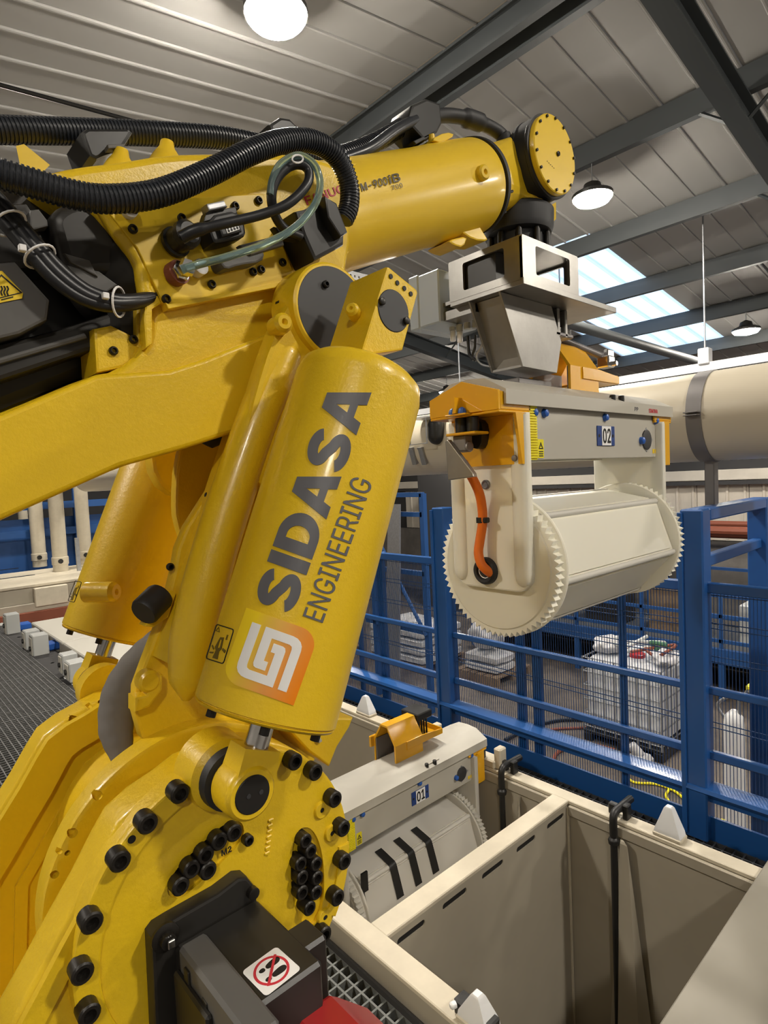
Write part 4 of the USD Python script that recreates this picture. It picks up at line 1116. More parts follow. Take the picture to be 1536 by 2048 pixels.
for pts, r, m in (((( 936, 672), (937, 690), (939, 708), (947, 720)), .005, CABLE), (((951, 670), (950, 695), (945, 712), (952, 722)), .004, CABLE), (((966, 672), (964, 690), (953, 712), (962, 728), (982, 734)), .003, GALV)):
    t.part('lead', tube(spline([at(*q, x=1.36) for q in pts], 6), r, 8), m, under=eb)

# ================================================================== the robot
YC0 = .96                                    # its middle plane
def my(y): return 2 * YC0 - y
J2 = np.array([.349, ZC - .560]); FY, R2 = .725, .200
rob = T('industrial_robot', 'big yellow jointed industrial robot with twin balancer cylinders in the foreground', 'robot', (.25, YC0, 0))
RP = rob.part


def bolt(px, py, y, r=.0122, h=.019, under=None, name='bolt', m=BOLT):
    c = at(px, py, y=y - h * .6)
    prof = [(0, r), (h - .002, r), (h, r - .0018), (h, r * .58), (h - .008, r * .52), (h - .008, 0)]
    return RP(name, lathe((c[0], y + .001, c[2]), (0, -1, 0), prof, 18), m, under=under)


# ---- base: two cheek plates and the pedestal
trace = oxz(.81, (402, 1479), (341, 1503), (300, 1535), (250, 1568), (204, 1609), (177, 1657), (136, 1738), (82, 1834), (34, 1922), (-30, 2035))
zb = ZC - 1.25
arc = [tuple(q) for q in circle(J2[0], J2[1], R2 + .002, 44, math.radians(-50), math.radians(95))]
plate = [(trace[-1][0] - .06, zb), (.46, zb)] + arc + list(trace)
for s in (0, 1):
    y0, y1 = (.744, .81) if s == 0 else (my(.81), my(.744))
    pl = slab(plate, 'y', y0, y1, .012, steps=3)
    if s:
        hs = [cyl((*(lambda q: (q[0], my(.83), q[2]))(at(a, b, y=my(.81))),), (*(lambda q: (q[0], my(.79), q[2]))(at(a, b, y=my(.81))),), rr, 16)
              for a, b, rr in ((148, 1442, .0075), (150, 1496, .0075), (102, 1557, .0075), (181, 1414, .004), (186, 1426, .004), (204, 1407, .006))]
        pl = cut(pl, *hs)
    pp = RP('base_cheek', pl, YEL, 'far cheek of the base' if s else 'near cheek of the base', smooth=40)
    P_ = Polygon(plate).buffer(-.004)
    ring = np.array(P_.exterior.coords)[:-1]; inner = np.array(P_.buffer(-.026 if s == 0 else -.05).exterior.coords)[:-1]
    ya, yb = (.736, .746) if s == 0 else (my(.822), my(.808))
    RP('raised_rim', slab(ring, 'y', ya, yb, holes=[inner]), YEL, under=pp)
    if s:
        rib = Polygon(plate).buffer(-.085); rin = rib.buffer(-.018)
        RP('raised_rim', slab(np.array(rib.exterior.coords)[:-1], 'y', my(.816), my(.808), holes=[np.array(rin.exterior.coords)[:-1]]), YEL, under=pp)
    if s == 0: near_plate = pp
RP('pedestal', box(-.28, .46, .80, 1.12, .05, ZC - .86, .03), YEL)
RP('pedestal', box(-.40, .50, .62, 1.30, 0, .05, .01), YEL, 'base flange on the floor')
RP('cross_wall', hull([(-.10, y, z) for y in (.80, 1.12) for z in (ZC - 1.2, ZC - .95)] + [(.08, y, z) for y in (.80, 1.12) for z in (ZC - 1.2, ZC - .86)] + [(.3, y, ZC - 1.2) for y in (.8, 1.12)]), YEL)

# ---- near joint disc
disc = lathe((J2[0], FY, J2[1]), (0, 1, 0), [(0, R2 - .006), (.0018, R2 - .0018), (.006, R2), (.03, R2)], 96)
def pocket(pts, depth, y=FY): return slab(smooth_poly(oxz(y, *pts), 2), 'y', y - .01, y + depth)
cuts = [pocket([(585, 1690), (598, 1655), (625, 1655), (645, 1700), (650, 1780), (640, 1840), (615, 1855), (592, 1830), (580, 1760)], .006),
        pocket([(330, 1790), (345, 1745), (400, 1690), (450, 1645), (485, 1640), (490, 1675), (440, 1730), (400, 1765), (360, 1800)], .005)]
disc = cut(disc, *cuts)
dk = RP('joint_disc', disc, YEL, 'near joint disc with black bolts')
# step along the bolt circle
q0 = [tuple(q) for q in circle(J2[0], J2[1], .200, 30, math.radians(108), math.radians(232))] + [tuple(q) for q in circle(J2[0], J2[1], .170, 30, math.radians(232), math.radians(108))]
RP('bolt_pad', slab(q0, 'y', FY - .004, FY + .01, .003), YEL, under=dk)
q0 = [tuple(q) for q in circle(J2[0], J2[1], .1985, 20, math.radians(-34), math.radians(-2))] + [tuple(q) for q in circle(J2[0], J2[1], .178, 20, math.radians(-2), math.radians(-34))]
RP('bolt_pad', slab(q0, 'y', FY - .003, FY + .01, .002), YEL, under=dk)
for a, b in ((587, 1522), (628, 1543), (667, 1597), (684, 1655), (686, 1721), (672, 1793), (646, 1867), (357, 1585), (293, 1645), (238, 1720), (182, 1842), (163, 1943), (177, 2025)):
    bolt(a, b, FY - (.003 if a < 400 else .0), under=dk)
for a, b in ((465, 1663), (435, 1680), (408, 1707), (380, 1735), (413, 1738), (358, 1769)):
    bolt(a, b, FY + .004, .0115, .021, under=dk)
for a, b in ((607, 1679), (617, 1700), (597, 1725), (628, 1725), (600, 1752), (630, 1753), (600, 1782), (628, 1782), (615, 1813)):
    bolt(a, b, FY + .005, .0105, .022, under=dk)
bolt(497, 1681, FY, .0075, .012, under=dk)
for a, b in ((642, 1619), (662, 1665), (648, 1833)):
    c = at(a, b, y=FY)
    RP('boss', lathe((c[0], FY + .002, c[2]), (0, -1, 0), [(0, .0135), (.004, .013), (.006, .0115), (.006, .004), (.001, .0035), (.001, 0)], 20), YEL, under=dk)
    RP('boss_hole', cyl((c[0], FY - .0015, c[2]), (c[0], FY - .0032, c[2]), .0034, 12), INKB, under=dk)
c = at(261, 1676, y=FY)
RP('boss_hole', lathe((c[0], FY - .0045, c[2]), (0, 1, 0), [(0, .0048), (.004, .0048)], 14), INKB, under=dk)
RP('disc_print', text_on('M2', .0075, at(443, 1712, y=FY - .0005), (1, 0, .0), (0, 0, 1)), INKB, under=dk)
# raised foundry marks
for k in range(7):
    c = at(541 - 1.2 * k, 1640 + 11 * k, y=FY)
    RP('cast_mark', box(c[0] - .0045, c[0] + .0045, FY - .0022, FY + .002, c[2] - .0022, c[2] + .0022, .0012), YEL, under=dk)
    RP('cast_mark', box(c[0] - .0015 - .002 * (k % 2), c[0] + .002, FY - .0020, FY + .002, c[2] - .0045, c[2] + .001, .0012), YEL, under=dk)

# ---- black drive motor on the disc
fl = slab(np.vstack([oxz(.70, (305, 1880), (318, 1862), (345, 1845), (440, 1790)), oxz(.70, (480, 1759), (498, 1757), (515, 1778), (517, 1800)), [(.385, ZC - .70), (.228, ZC - .70)]]), 'y', .703, FY + .004, .004)
mo = RP('drive_motor', fl, MOT, 'black drive motor with a no-step sticker')
ye = .515
zt = ZC - .553
RP('motor_body', box(.258, .373, ye + .04, .705, ZC - .68, zt - .004, .004), MOT, under=mo)
RP('grey_cover', box(.2565, .291, ye, .688, ZC - .60, zt + .006, .004), MOTG, 'matt grey cover strip', under=mo)
RP('motor_side', box(.249, .258, .60, .690, ZC - .68, ZC - .575, .003), MOT, under=mo)
RP('clip', box(.2535, .260, .655, .668, ZC - .60, ZC - .56, .001), MOT, under=mo)
RP('clip', box(.255, .262, .612, .625, ZC - .60, ZC - .57, .001), MOT, under=mo)
c = at(331, 1875, y=.70)
RP('motor_bolt', lathe((c[0], .703, c[2]), (0, -1, 0), [(0, .017), (.004, .017), (.006, .013), (.006, .009), (.014, .009), (.014, 0)], 18), BOLT, under=mo)
RP('bolt_nut', box(c[0] - .003, c[0] + .006, .684, .688, c[2] - .006, c[2] + .004, .001), STEEL, under=mo)
c = at(505, 1785, y=.70)
RP('motor_bolt', lathe((c[0], .703, c[2]), (0, -1, 0), [(0, .008), (.008, .008), (.009, .006), (.009, 0)], 14), BOLT, under=mo)
RP('connector_block', box(.366, .402, .585, .63, ZC - .66, zt - .006, .004), MOT, under=mo)
# sticker: a crossed-out shoe print
zs = zt - .004 + .0006
S4 = [at(*q, z=zs)[:2] for q in ((483, 1944), (553, 1893), (603, 1942), (532, 1994))]
o, eu, ev = S4[0], S4[1] - S4[0], S4[3] - S4[0]
def sq(u, v): return tuple(o + eu * u + ev * v)
def sheet_z(uv, k, m, holes=()):
    return RP('sticker', slab([sq(*q) for q in uv], 'z', zs + .0003 * k, zs + .0003 * k + .0003, holes=[[sq(*q) for q in h] for h in holes]), m, under=mo)
sheet_z(rrect(0, 0, 1, 1, .1, 5), 0, LBLW)
sheet_z(circle(.5, .5, .42, 40), 1, INKR, [circle(.5, .5, .36, 40)])
def sole(cx, cy, a, sc):
    out = []
    for pts in ([(-.05, -.12), (-.07, 0), (-.075, .12), (-.03, .19), (.04, .19), (.075, .12), (.07, 0), (.04, -.12)], [(-.05, -.15), (.04, -.15), (.045, -.24), (0, -.28), (-.05, -.24)]):
        p = smooth_poly(np.array(pts) * sc, 2)
        R_ = np.array([[math.cos(a), -math.sin(a)], [math.sin(a), math.cos(a)]])
        out.append(p @ R_.T + [cx, cy])
    return out
for cx, cy in ((.60, .345), (.57, .655)):
    for p in sole(cx, cy, math.radians(-90), 1.25): sheet_z(p, 1, INKB)
sheet_z([(.80, .17), (.85, .21), (.22, .83), (.17, .79)], 2, INKR)
red = RP('connector_guard', slab(oxz(.565, (572, 2062), (594, 2030), (656, 1986), (668, 1988), (728, 2010), (739, 2030), (742, 2110), (560, 2110)), 'y', .50, .565, .006), RED, 'red moulded connector guard', smooth=20)
c = at(667, 2008, y=.50)
c = at(665, 2006, y=.565)
RP('guard_slot', slab([(c[0] + .004 * math.cos(t) + .003 * math.sin(t), c[2] - .002 + .007 * math.sin(t)) for t in np.linspace(0, 6.28, 16)[:-1]], 'y', .4985, .5), INKB, under=red)

# ---- twin balancers
AX, TH, RB = np.array([.421, .659, ZC - .188]), 1.165, .0913
E1 = np.array([math.cos(TH), 0, math.sin(TH)])
SB, ST = -.115, .372
def onaxis(s, y=None):
    p = AX + E1 * s
    return p if y is None else np.array([p[0], y, p[2]])
for s in (0, 1):
    f = (lambda y: y) if s == 0 else my
    o = onaxis(0, f(.659))
    body = lathe(o + E1 * SB, E1, [(0, RB - .012), (.001, RB - .003), (.004, RB - .001), (.005, RB - .003), (.0065, RB - .003), (.0075, RB), (ST - SB - .03, RB), (ST - SB - .012, RB - .004), (ST - SB - .003, RB - .014), (ST - SB, RB - .028)], 96)
    bal = RP('balancer_cylinder', body, YEL, ['near balancer cylinder with grey lettering', 'far balancer cylinder'][s], smooth=50)
    RP('piston_rod', cyl(onaxis(SB - .085, f(.659)), onaxis(SB + .01, f(.659)), .0155, 28), STEEL, 'polished piston rod', under=bal)
    for k in range(6):
        a = k * math.pi / 3 + .5
        _, u, v = frame(E1)
        c = o + E1 * (SB - .004) + (u * math.cos(a) + v * math.sin(a)) * (RB - .017)
        RP('end_bolt', cyl(c - E1 * .006, c + E1 * .006, .006, 10), BOLT, under=bal)
    ec = at(505, 1589, y=.637)
    EY0, EY1 = .637, .684
    rb = onaxis(SB - .038, .66)
    eye = [lathe((ec[0], f(EY0), ec[2]), (0, 1 if s == 0 else -1, 0), [(0, .029), (.003, .0325), (.008, .034), (.040, .034), (.047, .031)], 36)]
    _, u, v = frame(E1)
    sh = []
    for du in (-.026, .026):
        for dy in (-.019, .019):
            q = rb + np.array([E1[2], 0, -E1[0]]) * du
            sh += [(q[0], f(.66 + dy), q[2]), ((rb[0] * .35 + ec[0] * .65) + E1[2] * du, f(.66 + dy * 1.1), (rb[2] * .35 + ec[2] * .65) - E1[0] * du)]
    eye.append(hull(sh))
    ey = RP('rod_eye', eye, YEL, under=bal)
    RP('eye_cap', lathe((ec[0], f(EY0 - .0015), ec[2]), (0, 1 if s == 0 else -1, 0), [(0, .0225), (.001, .0235), (.004, .0235)], 32), CAPB, 'black pin cap', under=bal)
    for px, py in ((496, 1592), (521, 1583)):
        c = at(px, py, y=EY0)
        RP('cap_hole', cyl((c[0], f(EY0 - .0022), c[2]), (c[0], f(EY0 - .001), c[2]), .003, 10), CAPG, under=bal)
    RP('bush', lathe((ec[0], f(.684), ec[2]), (0, 1 if s == 0 else -1, 0), [(0, .03), (.002, .0385), (.016, .0395), (.02, .034)], 36), RUB, 'black bush', under=bal)
    RP('pin_boss', lathe((ec[0], f(.702), ec[2]), (0, 1 if s == 0 else -1, 0), [(0, .038), (.006, .046), (.05, .05)], 36), YEL, under=bal)
    # top clevis block
    ftop = oxz(.62, (775, 533), (779, 534), (834, 579), (836, 586), (806, 700), (720, 712))
    blk = slab(ftop, 'y', f(.62), f(.705), .003)
    cb = RP('top_clevis', blk, YEL, under=bal)
    c = at(787, 622, y=.62)
    RP('clevis_cap', lathe((c[0], f(.6188), c[2]), (0, 1 if s == 0 else -1, 0), [(0, .029), (.001, .030), (.004, .030)], 36), CAPG, 'dark round pin cap', under=bal)
    for px, py in ((763, 603), (812, 642)):
        bc = at(px, py, y=.618)
        RP('cap_bolt', lathe((bc[0], f(.6188), bc[2]), (0, -1 if s == 0 else 1, 0), [(0, .0055), (.004, .0055), (.005, .004), (.005, 0)], 12), BOLT, under=bal)
    for px, py in ((781, 553), (794, 566), (808, 577), (821, 588)):
        bc = at(px, py, y=.62)
        RP('clevis_hole', cyl((bc[0], f(.6197), bc[2]), (bc[0], f(.6185), bc[2]), .0035, 10), INKB, under=bal)
    if s == 0:
        near_bal = bal
        c = at(712, 632, y=.66)
        RP('grease_boss', lathe((c[0] + .0, .66, c[2]), (-.75, -.5, .2), [(0, .010), (.02, .010), (.024, .007), (.024, .003), (.018, 0)], 14), YEL, under=bal)
    else:
        c = at(217, 1183, y=my(.76))
        RP('side_boss', lathe(c + np.array([-.03, .03, 0]), (.6, -.75, 0), [(0, .019), (.055, .019), (.062, .014), (.062, .006), (.05, 0)], 18), YEL, under=bal)

# ---- lettering wrapped on the near cylinder
def ray_cyl(px, py, A, e, r0, slope=0.0):
    """Where the sight line through a pixel meets the cylinder (or slight cone) about the axis A, e."""
    d = _f + RT * (px - 768) / F + DN * (py - 1024) / F
    r = r0
    for _ in range(3):
        w = C - A
        d_, w_ = d - e * (d @ e), w - e * (w @ e)
        a, b, c = d_ @ d_, 2 * d_ @ w_, w_ @ w_ - r * r
        t = (-b - math.sqrt(max(b * b - 4 * a * c, 0))) / (2 * a)
        p = C + d * t
        r = r0 + slope * ((p - A) @ e)
    ax = A + e * ((p - A) @ e)
    n = (p - ax) / np.linalg.norm(p - ax)
    return p, n


def wrap(m, A, e, r, slope=0.0, lift=.0007, step=7.0, base=.0002):
    """Lays flat artwork, given in pixels of the photograph with its thickness in z, on the cylinder."""
    v, f = trimesh.remesh.subdivide_to_size(m.vertices, m.faces, step, max_iter=12)
    q = []
    for x, y, z in v:
        p, n = ray_cyl(x, y, A, e, r, slope)
        q.append(p + n * (base + lift * max(z, 0)))
    return trimesh.Trimesh(q, f, process=False)


def art(text, start, u, v, length, height, bold=True, squash=None):
    m = meshkit.text_mesh(text, 1.0, 1.0, bold)
    P = np.array(m.vertices); x0, x1 = P[:, 0].min(), P[:, 0].max(); y1 = P[:, 1].max()
    u, v = np.asarray(u, float), np.asarray(v, float)
    q = np.asarray(start) + (P[:, 0:1] - x0) / (x1 - x0) * length * u + P[:, 1:2] * height * v
    return trimesh.Trimesh(np.c_[q, P[:, 2]], m.faces, process=False)


def flat(poly, holes=(), z=1.0):
    P = Polygon(poly)
    for h in holes: P = P.difference(Polygon(h))
    gs = [P] if P.geom_type == 'Polygon' else list(P.geoms)
    return cat([trimesh.creation.extrude_polygon(g, z, engine='earcut') for g in gs])


A0 = onaxis(0)
u_, v_ = np.array([.335, -.942]), np.array([-.942, -.335])
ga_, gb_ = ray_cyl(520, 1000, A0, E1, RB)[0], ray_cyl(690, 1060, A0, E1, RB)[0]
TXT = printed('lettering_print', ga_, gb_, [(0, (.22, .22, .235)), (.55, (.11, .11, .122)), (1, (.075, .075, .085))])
def lettering(text, start, u, v, length, height, mat, bold, name):
    RP(name, wrap(art(text, start, u, v, length, height, bold), A0, E1, RB), mat, under=near_bal, smooth=False)
# heavy capitals drawn as outlines: unit = cap height, x along the reading direction
def glyph(ch):
    W_ = .26
    if ch == 'I': return Polygon([(0, 0), (.27, 0), (.27, 1), (0, 1)]), .27
    if ch == 'A':
        p = Polygon([(0, 0), (.31, 1), (.64, 1), (.95, 0), (.67, 0), (.61, .20), (.33, .20), (.27, 0)])
        return p.difference(Polygon([(.385, .39), (.565, .39), (.475, .70)])), .95
    if ch == 'D':
        o_ = [(0, 0), (.36, 0)] + [(.36 + .50 * math.sin(t), .5 - .5 * math.cos(t)) for t in np.linspace(.1, math.pi - .1, 20)] + [(.36, 1), (0, 1)]
        i_ = [(.27, .22), (.36, .22)] + [(.36 + .225 * math.sin(t), .5 - .28 * math.cos(t)) for t in np.linspace(.1, math.pi - .1, 16)] + [(.36, .78), (.27, .78)]
        return Polygon(o_).difference(Polygon(i_)), .86
    from shapely.geometry import LineString
    t = []
    t += [(.405 + .275 * math.cos(a), .715 + .165 * math.sin(a)) for a in np.linspace(math.radians(8), math.radians(250), 22)]
    t += [(.405 + .285 * math.cos(a), .275 + .165 * math.sin(a)) for a in np.linspace(math.radians(70), math.radians(-172), 22)]
    s_ = LineString(t).buffer(.122, cap_style=2, resolution=6)
    return s_, .81
xx, gl = 0.0, []
from shapely import affinity
for ch in 'SIDASA':
    g, w = glyph(ch)
    gl.append((affinity.translate(g, xx, 0), ch)); xx += w + (.035 if ch in 'AD' else .075)
tot = xx - .035
St, Ln, Hh = np.array([742.8, 785.4]) - u_ * 472, 472, 83
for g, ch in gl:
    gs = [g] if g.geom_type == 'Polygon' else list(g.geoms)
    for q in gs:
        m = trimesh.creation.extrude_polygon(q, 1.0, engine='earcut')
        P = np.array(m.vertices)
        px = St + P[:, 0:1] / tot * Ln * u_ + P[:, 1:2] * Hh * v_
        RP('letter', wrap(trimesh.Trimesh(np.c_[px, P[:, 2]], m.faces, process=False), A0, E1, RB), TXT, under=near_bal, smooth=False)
lettering('ENGINEERING', (645, 1245.8), u_, v_, 298, 42, INKG, False, 'small_lettering')
# emblem: square with two round corners and a folded band
oA, ea, eb = np.array([493.7, 1215.5]), np.array([.942, .335]) / 3.072, np.array([-.335, .942]) / 3.072
def em(p): return [tuple(oA + ea * a + eb * b) for a, b in p]
SQ = 470
out = [(0, 0)] + [(SQ - 110 + 110 * math.sin(t), 110 - 110 * math.cos(t)) for t in np.linspace(0, math.pi / 2, 9)] + [(SQ, SQ)] + [(110 - 110 * math.sin(t), SQ - 110 + 110 * math.cos(t)) for t in np.linspace(0, math.pi / 2, 9)]
pa, pb = ray_cyl(*em([(40, 260)])[0], A0, E1, RB)[0], ray_cyl(*em([(470, 330)])[0], A0, E1, RB)[0]
EMB = printed('emblem_print', pa, pb, [(0, (.93, .68, .01)), (.25, (.80, .50, .06)), (.6, (.80, .33, .06)), (1, (.86, .24, .0))])
RP('emblem', wrap(flat(em(out)), A0, E1, RB), EMB, under=near_bal, smooth=False)
Lp = [(64, 70), (121, 70), (121, 328), (126, 344), (142, 352), (257, 352), (257, 207), (230, 207), (230, 150), (290, 150), (306, 156), (314, 174), (314, 409), (138, 409), (108, 404), (84, 389), (69, 366), (64, 338)]
Rp = [(466 - a, 478 - b) for a, b in Lp]
for q in (Lp, Rp):
    RP('emblem_band', wrap(flat(em(q)), A0, E1, RB, lift=.0004, base=.0009), LBLW, under=near_bal, smooth=False)
# warning plates on both cylinders
def warn(corners, A, name):
    c4 = np.array(corners, float)
    def uv(p): return [tuple(c4[0] + (c4[1] - c4[0]) * a + (c4[3] - c4[0]) * b) for a, b in p]
    RP(name, wrap(flat(uv(rrect(0, 0, 1, 1, .09, 4)), [uv(rrect(.035, .025, .965, .975, .07, 4))]), A, E1, RB), INKB, under=near_bal, smooth=False)
    for poly, hole in (([(.06, .20), (.30, .20), (.18, .06)], [(.10, .18), (.26, .18), (.18, .09)]), ([(.42, .32), (.60, .30), (.66, .62), (.58, .70), (.62, .92), (.34, .92), (.40, .70), (.30, .62)], [(.44, .38), (.54, .38), (.56, .60), (.44, .62)]),
                       ([(.72, .2), (.78, .2), (.78, .34), (.72, .34)], None), ([(.14, .58), (.28, .66), (.26, .70), (.12, .62)], None), ([(.72, .58), (.90, .62), (.88, .70), (.70, .64)], None), ([(.12, .78), (.3, .76), (.3, .80), (.12, .82)], None)):
        RP(name, wrap(flat(uv(poly), [uv(hole)] if hole else []), A, E1, RB), paint_once('faded_ink', (.16, .11, .01)), under=near_bal, smooth=False)
warn([(433.5, 1247.4), (469.3, 1258.8), (448, 1330.4), (411.7, 1317.4)], A0, 'warning_plate')
A1 = onaxis(0, my(.659))
warn([(151, 1161), (164, 1164), (149, 1207), (136, 1202)], A1, 'warning_plate')

# ---- link between the two joints
LY0, LY1, LF0, LF1 = .765, .805, .872, .896
fork = smooth_poly(oxz(LY0, (588, 588), (560, 640), (525, 735), (500, 830), (485, 905), (520, 980), (600, 1000), (690, 900), (770, 720), (745, 600), (705, 566), (660, 555), (620, 566)), 1)
link = RP('link_arm', slab(fork, 'y', LY0, LY1, .008), YEL, 'main link between the lower and upper joints')
RP('far_fork', slab(fork, 'y', my(LY1), my(LY0), .008), YEL, under=link)
fl_ = smooth_poly(oxz(LF0, (540, 760), (500, 800), (474, 850), (449, 936), (414, 990), (360, 1075), (345, 1160), (326, 1230), (298, 1300), (262, 1400), (290, 1500), (420, 1560), (600, 1560), (655, 1490), (680, 1400), (690, 1250), (720, 900), (700, 790)), 1)
RP('near_flange', slab(fl_, 'y', LF0, LF1, .005), YEL, under=link)
ff = smooth_poly(oxz(1.024, (470, 780), (400, 800), (376, 850), (354, 928), (350, 1000), (352, 1040), (372, 1100), (420, 1250), (440, 1400), (640, 1400), (690, 1000), (690, 790)), 1)
RP('far_flange', slab(ff, 'y', 1.024, my(LF0), .005), YEL, under=link)
web = oxz(LF1, (600, 690), (560, 800), (520, 900), (470, 1010), (425, 1110), (395, 1230), (370, 1330), (350, 1450), (420, 1500), (640, 1420), (700, 900), (700, 690))
wb = slab(web, 'y', LF1 - .002, 1.026)
RP('link_web', wb, YEL, under=link)
c0, c1 = at(438, 838, y=.945), at(412, 890, y=.955)
RP('web_slot', tube([c0 + (c1 - c0) * k for k in np.linspace(0, 1, 5)], [.010, .022, .024, .022, .012], 16), INKB, 'dark slot in the link web', under=link)
ridge = [at(a, b, y=.79) for a, b in ((582, 690), (560, 735), (520, 830), (478, 950), (442, 1060), (408, 1180), (384, 1290), (372, 1400))]
rg = spline(ridge, 6)
k_ = np.linspace(0, 1, len(rg))
RP('side_swell', tube(rg, np.interp(k_, [0, .06, .2, .85, .95, 1], [.016, .028, .032, .032, .026, .006]), 28), YEL, 'rounded swelling along the link', under=link, smooth=60)
RP('swell_web', hull([tuple(rg[k] + np.array([0, d, 0]) + np.array([s_, 0, 0])) for k in (2, len(rg) - 5) for d in (0, .09) for s_ in (-.02, .03)]), YEL, under=link)
for a, b in ((418, 991), (342, 1134)):
    bolt(a, b, LF0, .0058, .006, under=link, name='small_bolt')
c = at(306, 1210, y=.865)
RP('rubber_stop', lathe(c + np.array([.012, 0, .012]), (-.75, -.35, -.42), [(0, .02), (.004, .0215), (.036, .0215), (.04, .019)], 24), RUB, 'round black rubber stop', under=link)
RP('stop_bracket', slab(oxz(.868, (316, 1184), (338, 1178), (345, 1186), (330, 1232), (300, 1252), (283, 1250), (290, 1240), (312, 1232), (326, 1196)), 'y', .855, .88, .003), YEL, under=link)
RP('lower_bracket', slab(oxz(.865, (300, 1345), (318, 1345), (318, 1375), (292, 1410), (262, 1420), (262, 1390), (285, 1385)), 'y', .85, .88, .004), YEL, under=link)
RP('lower_bracket', lathe(at(301, 1364, y=.848), (0, 1, 0), [(0, .012), (.003, .016), (.02, .016)], 16), YEL, under=link)
# hub of the link on the lower axis
hubm = lathe((J2[0], .842, J2[1]), (0, 1, 0), [(0, .196), (.003, .203), (.008, .205), (.034, .205), (.04, .198), (.044, .13), (my(.842) - .842, .13)], 96)
hs = [cyl((q[0], .83, q[2]), (q[0], .853, q[2]), rr, 14) for q, rr in ((at(196, 1592, y=.842), .006), (at(146, 1667, y=.842), .006), (at(120, 1705, y=.842), .0035), (at(110, 1750, y=.842), .005), (at(135, 1706, y=.842), .0035))]
RP('link_hub', cut(hubm, *hs), YEL, under=link)
# stopper casting right of the cylinder foot
st = RP('stop_casting', slab(oxz(.80, (545, 1432), (700, 1432), (692, 1452), (668, 1490), (652, 1530), (610, 1500)), 'y', .79, .86, .004), YEL, under=link)
RP('slot_plate', slab(oxz(.788, (622, 1458), (628, 1455), (643, 1481), (637, 1486)), 'y', .785, .79, .001), GREYPL, under=link)
RP('slot_plate', slab(oxz(.788, (548, 1443), (580, 1450), (576, 1456), (552, 1451)), 'y', .785, .79, .001), GREYPL, under=link)
for a, b in ((624, 1463), (637, 1481)):
    bolt(a, b, .786, .003, .002, under=link, name='small_bolt')
for a, b in ((610, 1456), (632, 1457)):
    bolt(a, b, .80, .0065, .012, under=link, name='small_bolt')
# upper joint ear with its dark cover
jc = at(665, 624, y=.757)
ear = RP('upper_ear', lathe((jc[0], .752, jc[2]), (0, 1, 0), [(0, .072), (.003, .0755), (.03, .078), (.06, .078)], 64), YEL, under=link)
RP('ear_cover', lathe((jc[0], .7515, jc[2]), (0, 1, 0), [(0, .0685), (.001, .0695), (.004, .0695)], 64), CAPG, 'large dark joint cover', under=link)
for a, b in ((653, 568), (706, 608)):
    bolt(a, b, .752, .0058, .008, under=link, name='small_bolt')
RP('ear_lug', [lathe(at(653, 568, y=.756), (0, 1, 0), [(0, .010), (.03, .010)], 14), lathe(at(709, 608, y=.756), (0, 1, 0), [(0, .010), (.03, .010)], 14)], YEL, under=link)
bolt(563, 606, .80, .0062, .012, under=link, name='small_bolt')
c = at(566, 643, y=.74)
RP('lift_boss', lathe((c[0] + .01, .775, c[2]), (-.2, -1, 0), [(0, .015), (.03, .0145), (.036, .010), (.036, .005), (.028, 0)], 18), YEL, under=link)
# fabric sleeve round the cable loop
sp = [at(a, b, y=y) for a, b, y in ((335, 1262, .90), (310, 1295, .93), (272, 1335, .95), (243, 1385, .96), (232, 1440, .95), (238, 1490, .93), (255, 1530, .91))]
rr = np.interp(np.linspace(0, 1, 49), [0, .2, .5, .75, 1], [.018, .026, .0285, .024, .014])
slv = tube(spline(sp, 8), rr * (1 + .018 * np.sin(np.arange(49) * 1.3)), 24)
vv = np.array(slv.vertices); nz = meshkit.noise(vv * np.array([70, 40, 25]), 3) - .5
slv = trimesh.Trimesh(vv + nz[:, None] * np.array([.003, .002, .002]), slv.faces, process=False)
RP('cable_sleeve', slv, SLV, 'grey fabric sleeve round a cable loop', under=link, smooth=60)

# ---- forearm
AY0, AY1 = .838, my(.845)
fo = oxz(AY0, (85, 345), (150, 330), (240, 320), (330, 305), (430, 303), (560, 303), (640, 312), (700, 345), (705, 530), (660, 585), (620, 640), (560, 690), (532, 728), (490, 858), (360, 900), (235, 935), (0, 1040), (-140, 1105), (-150, 880), (0, 826), (186, 748), (232, 742), (285, 700), (300, 640), (296, 590), (262, 520), (228, 470), (180, 415))
arm = RP('forearm', slab(smooth_poly(fo, 1), 'y', AY0, AY1, .012, steps=3), YEL, 'forearm casting and its long tube')
AXF, THF = np.array([.753, YC0, ZC + .5195]), .40
E2 = np.array([math.cos(THF), 0, math.sin(THF)])
def ax(t): return AXF + E2 * t
RP('arm_tube', lathe(ax(-.32), E2, [(0, .06), (.02, .085), (.10, .112), (.20, .112), (.30, .104), (.36, .1028), (.60, .104), (.70, .108), (.77, .1085), (.805, .108), (.812, .104), (.815, .09)], 96), YELS, under=arm, smooth=50)
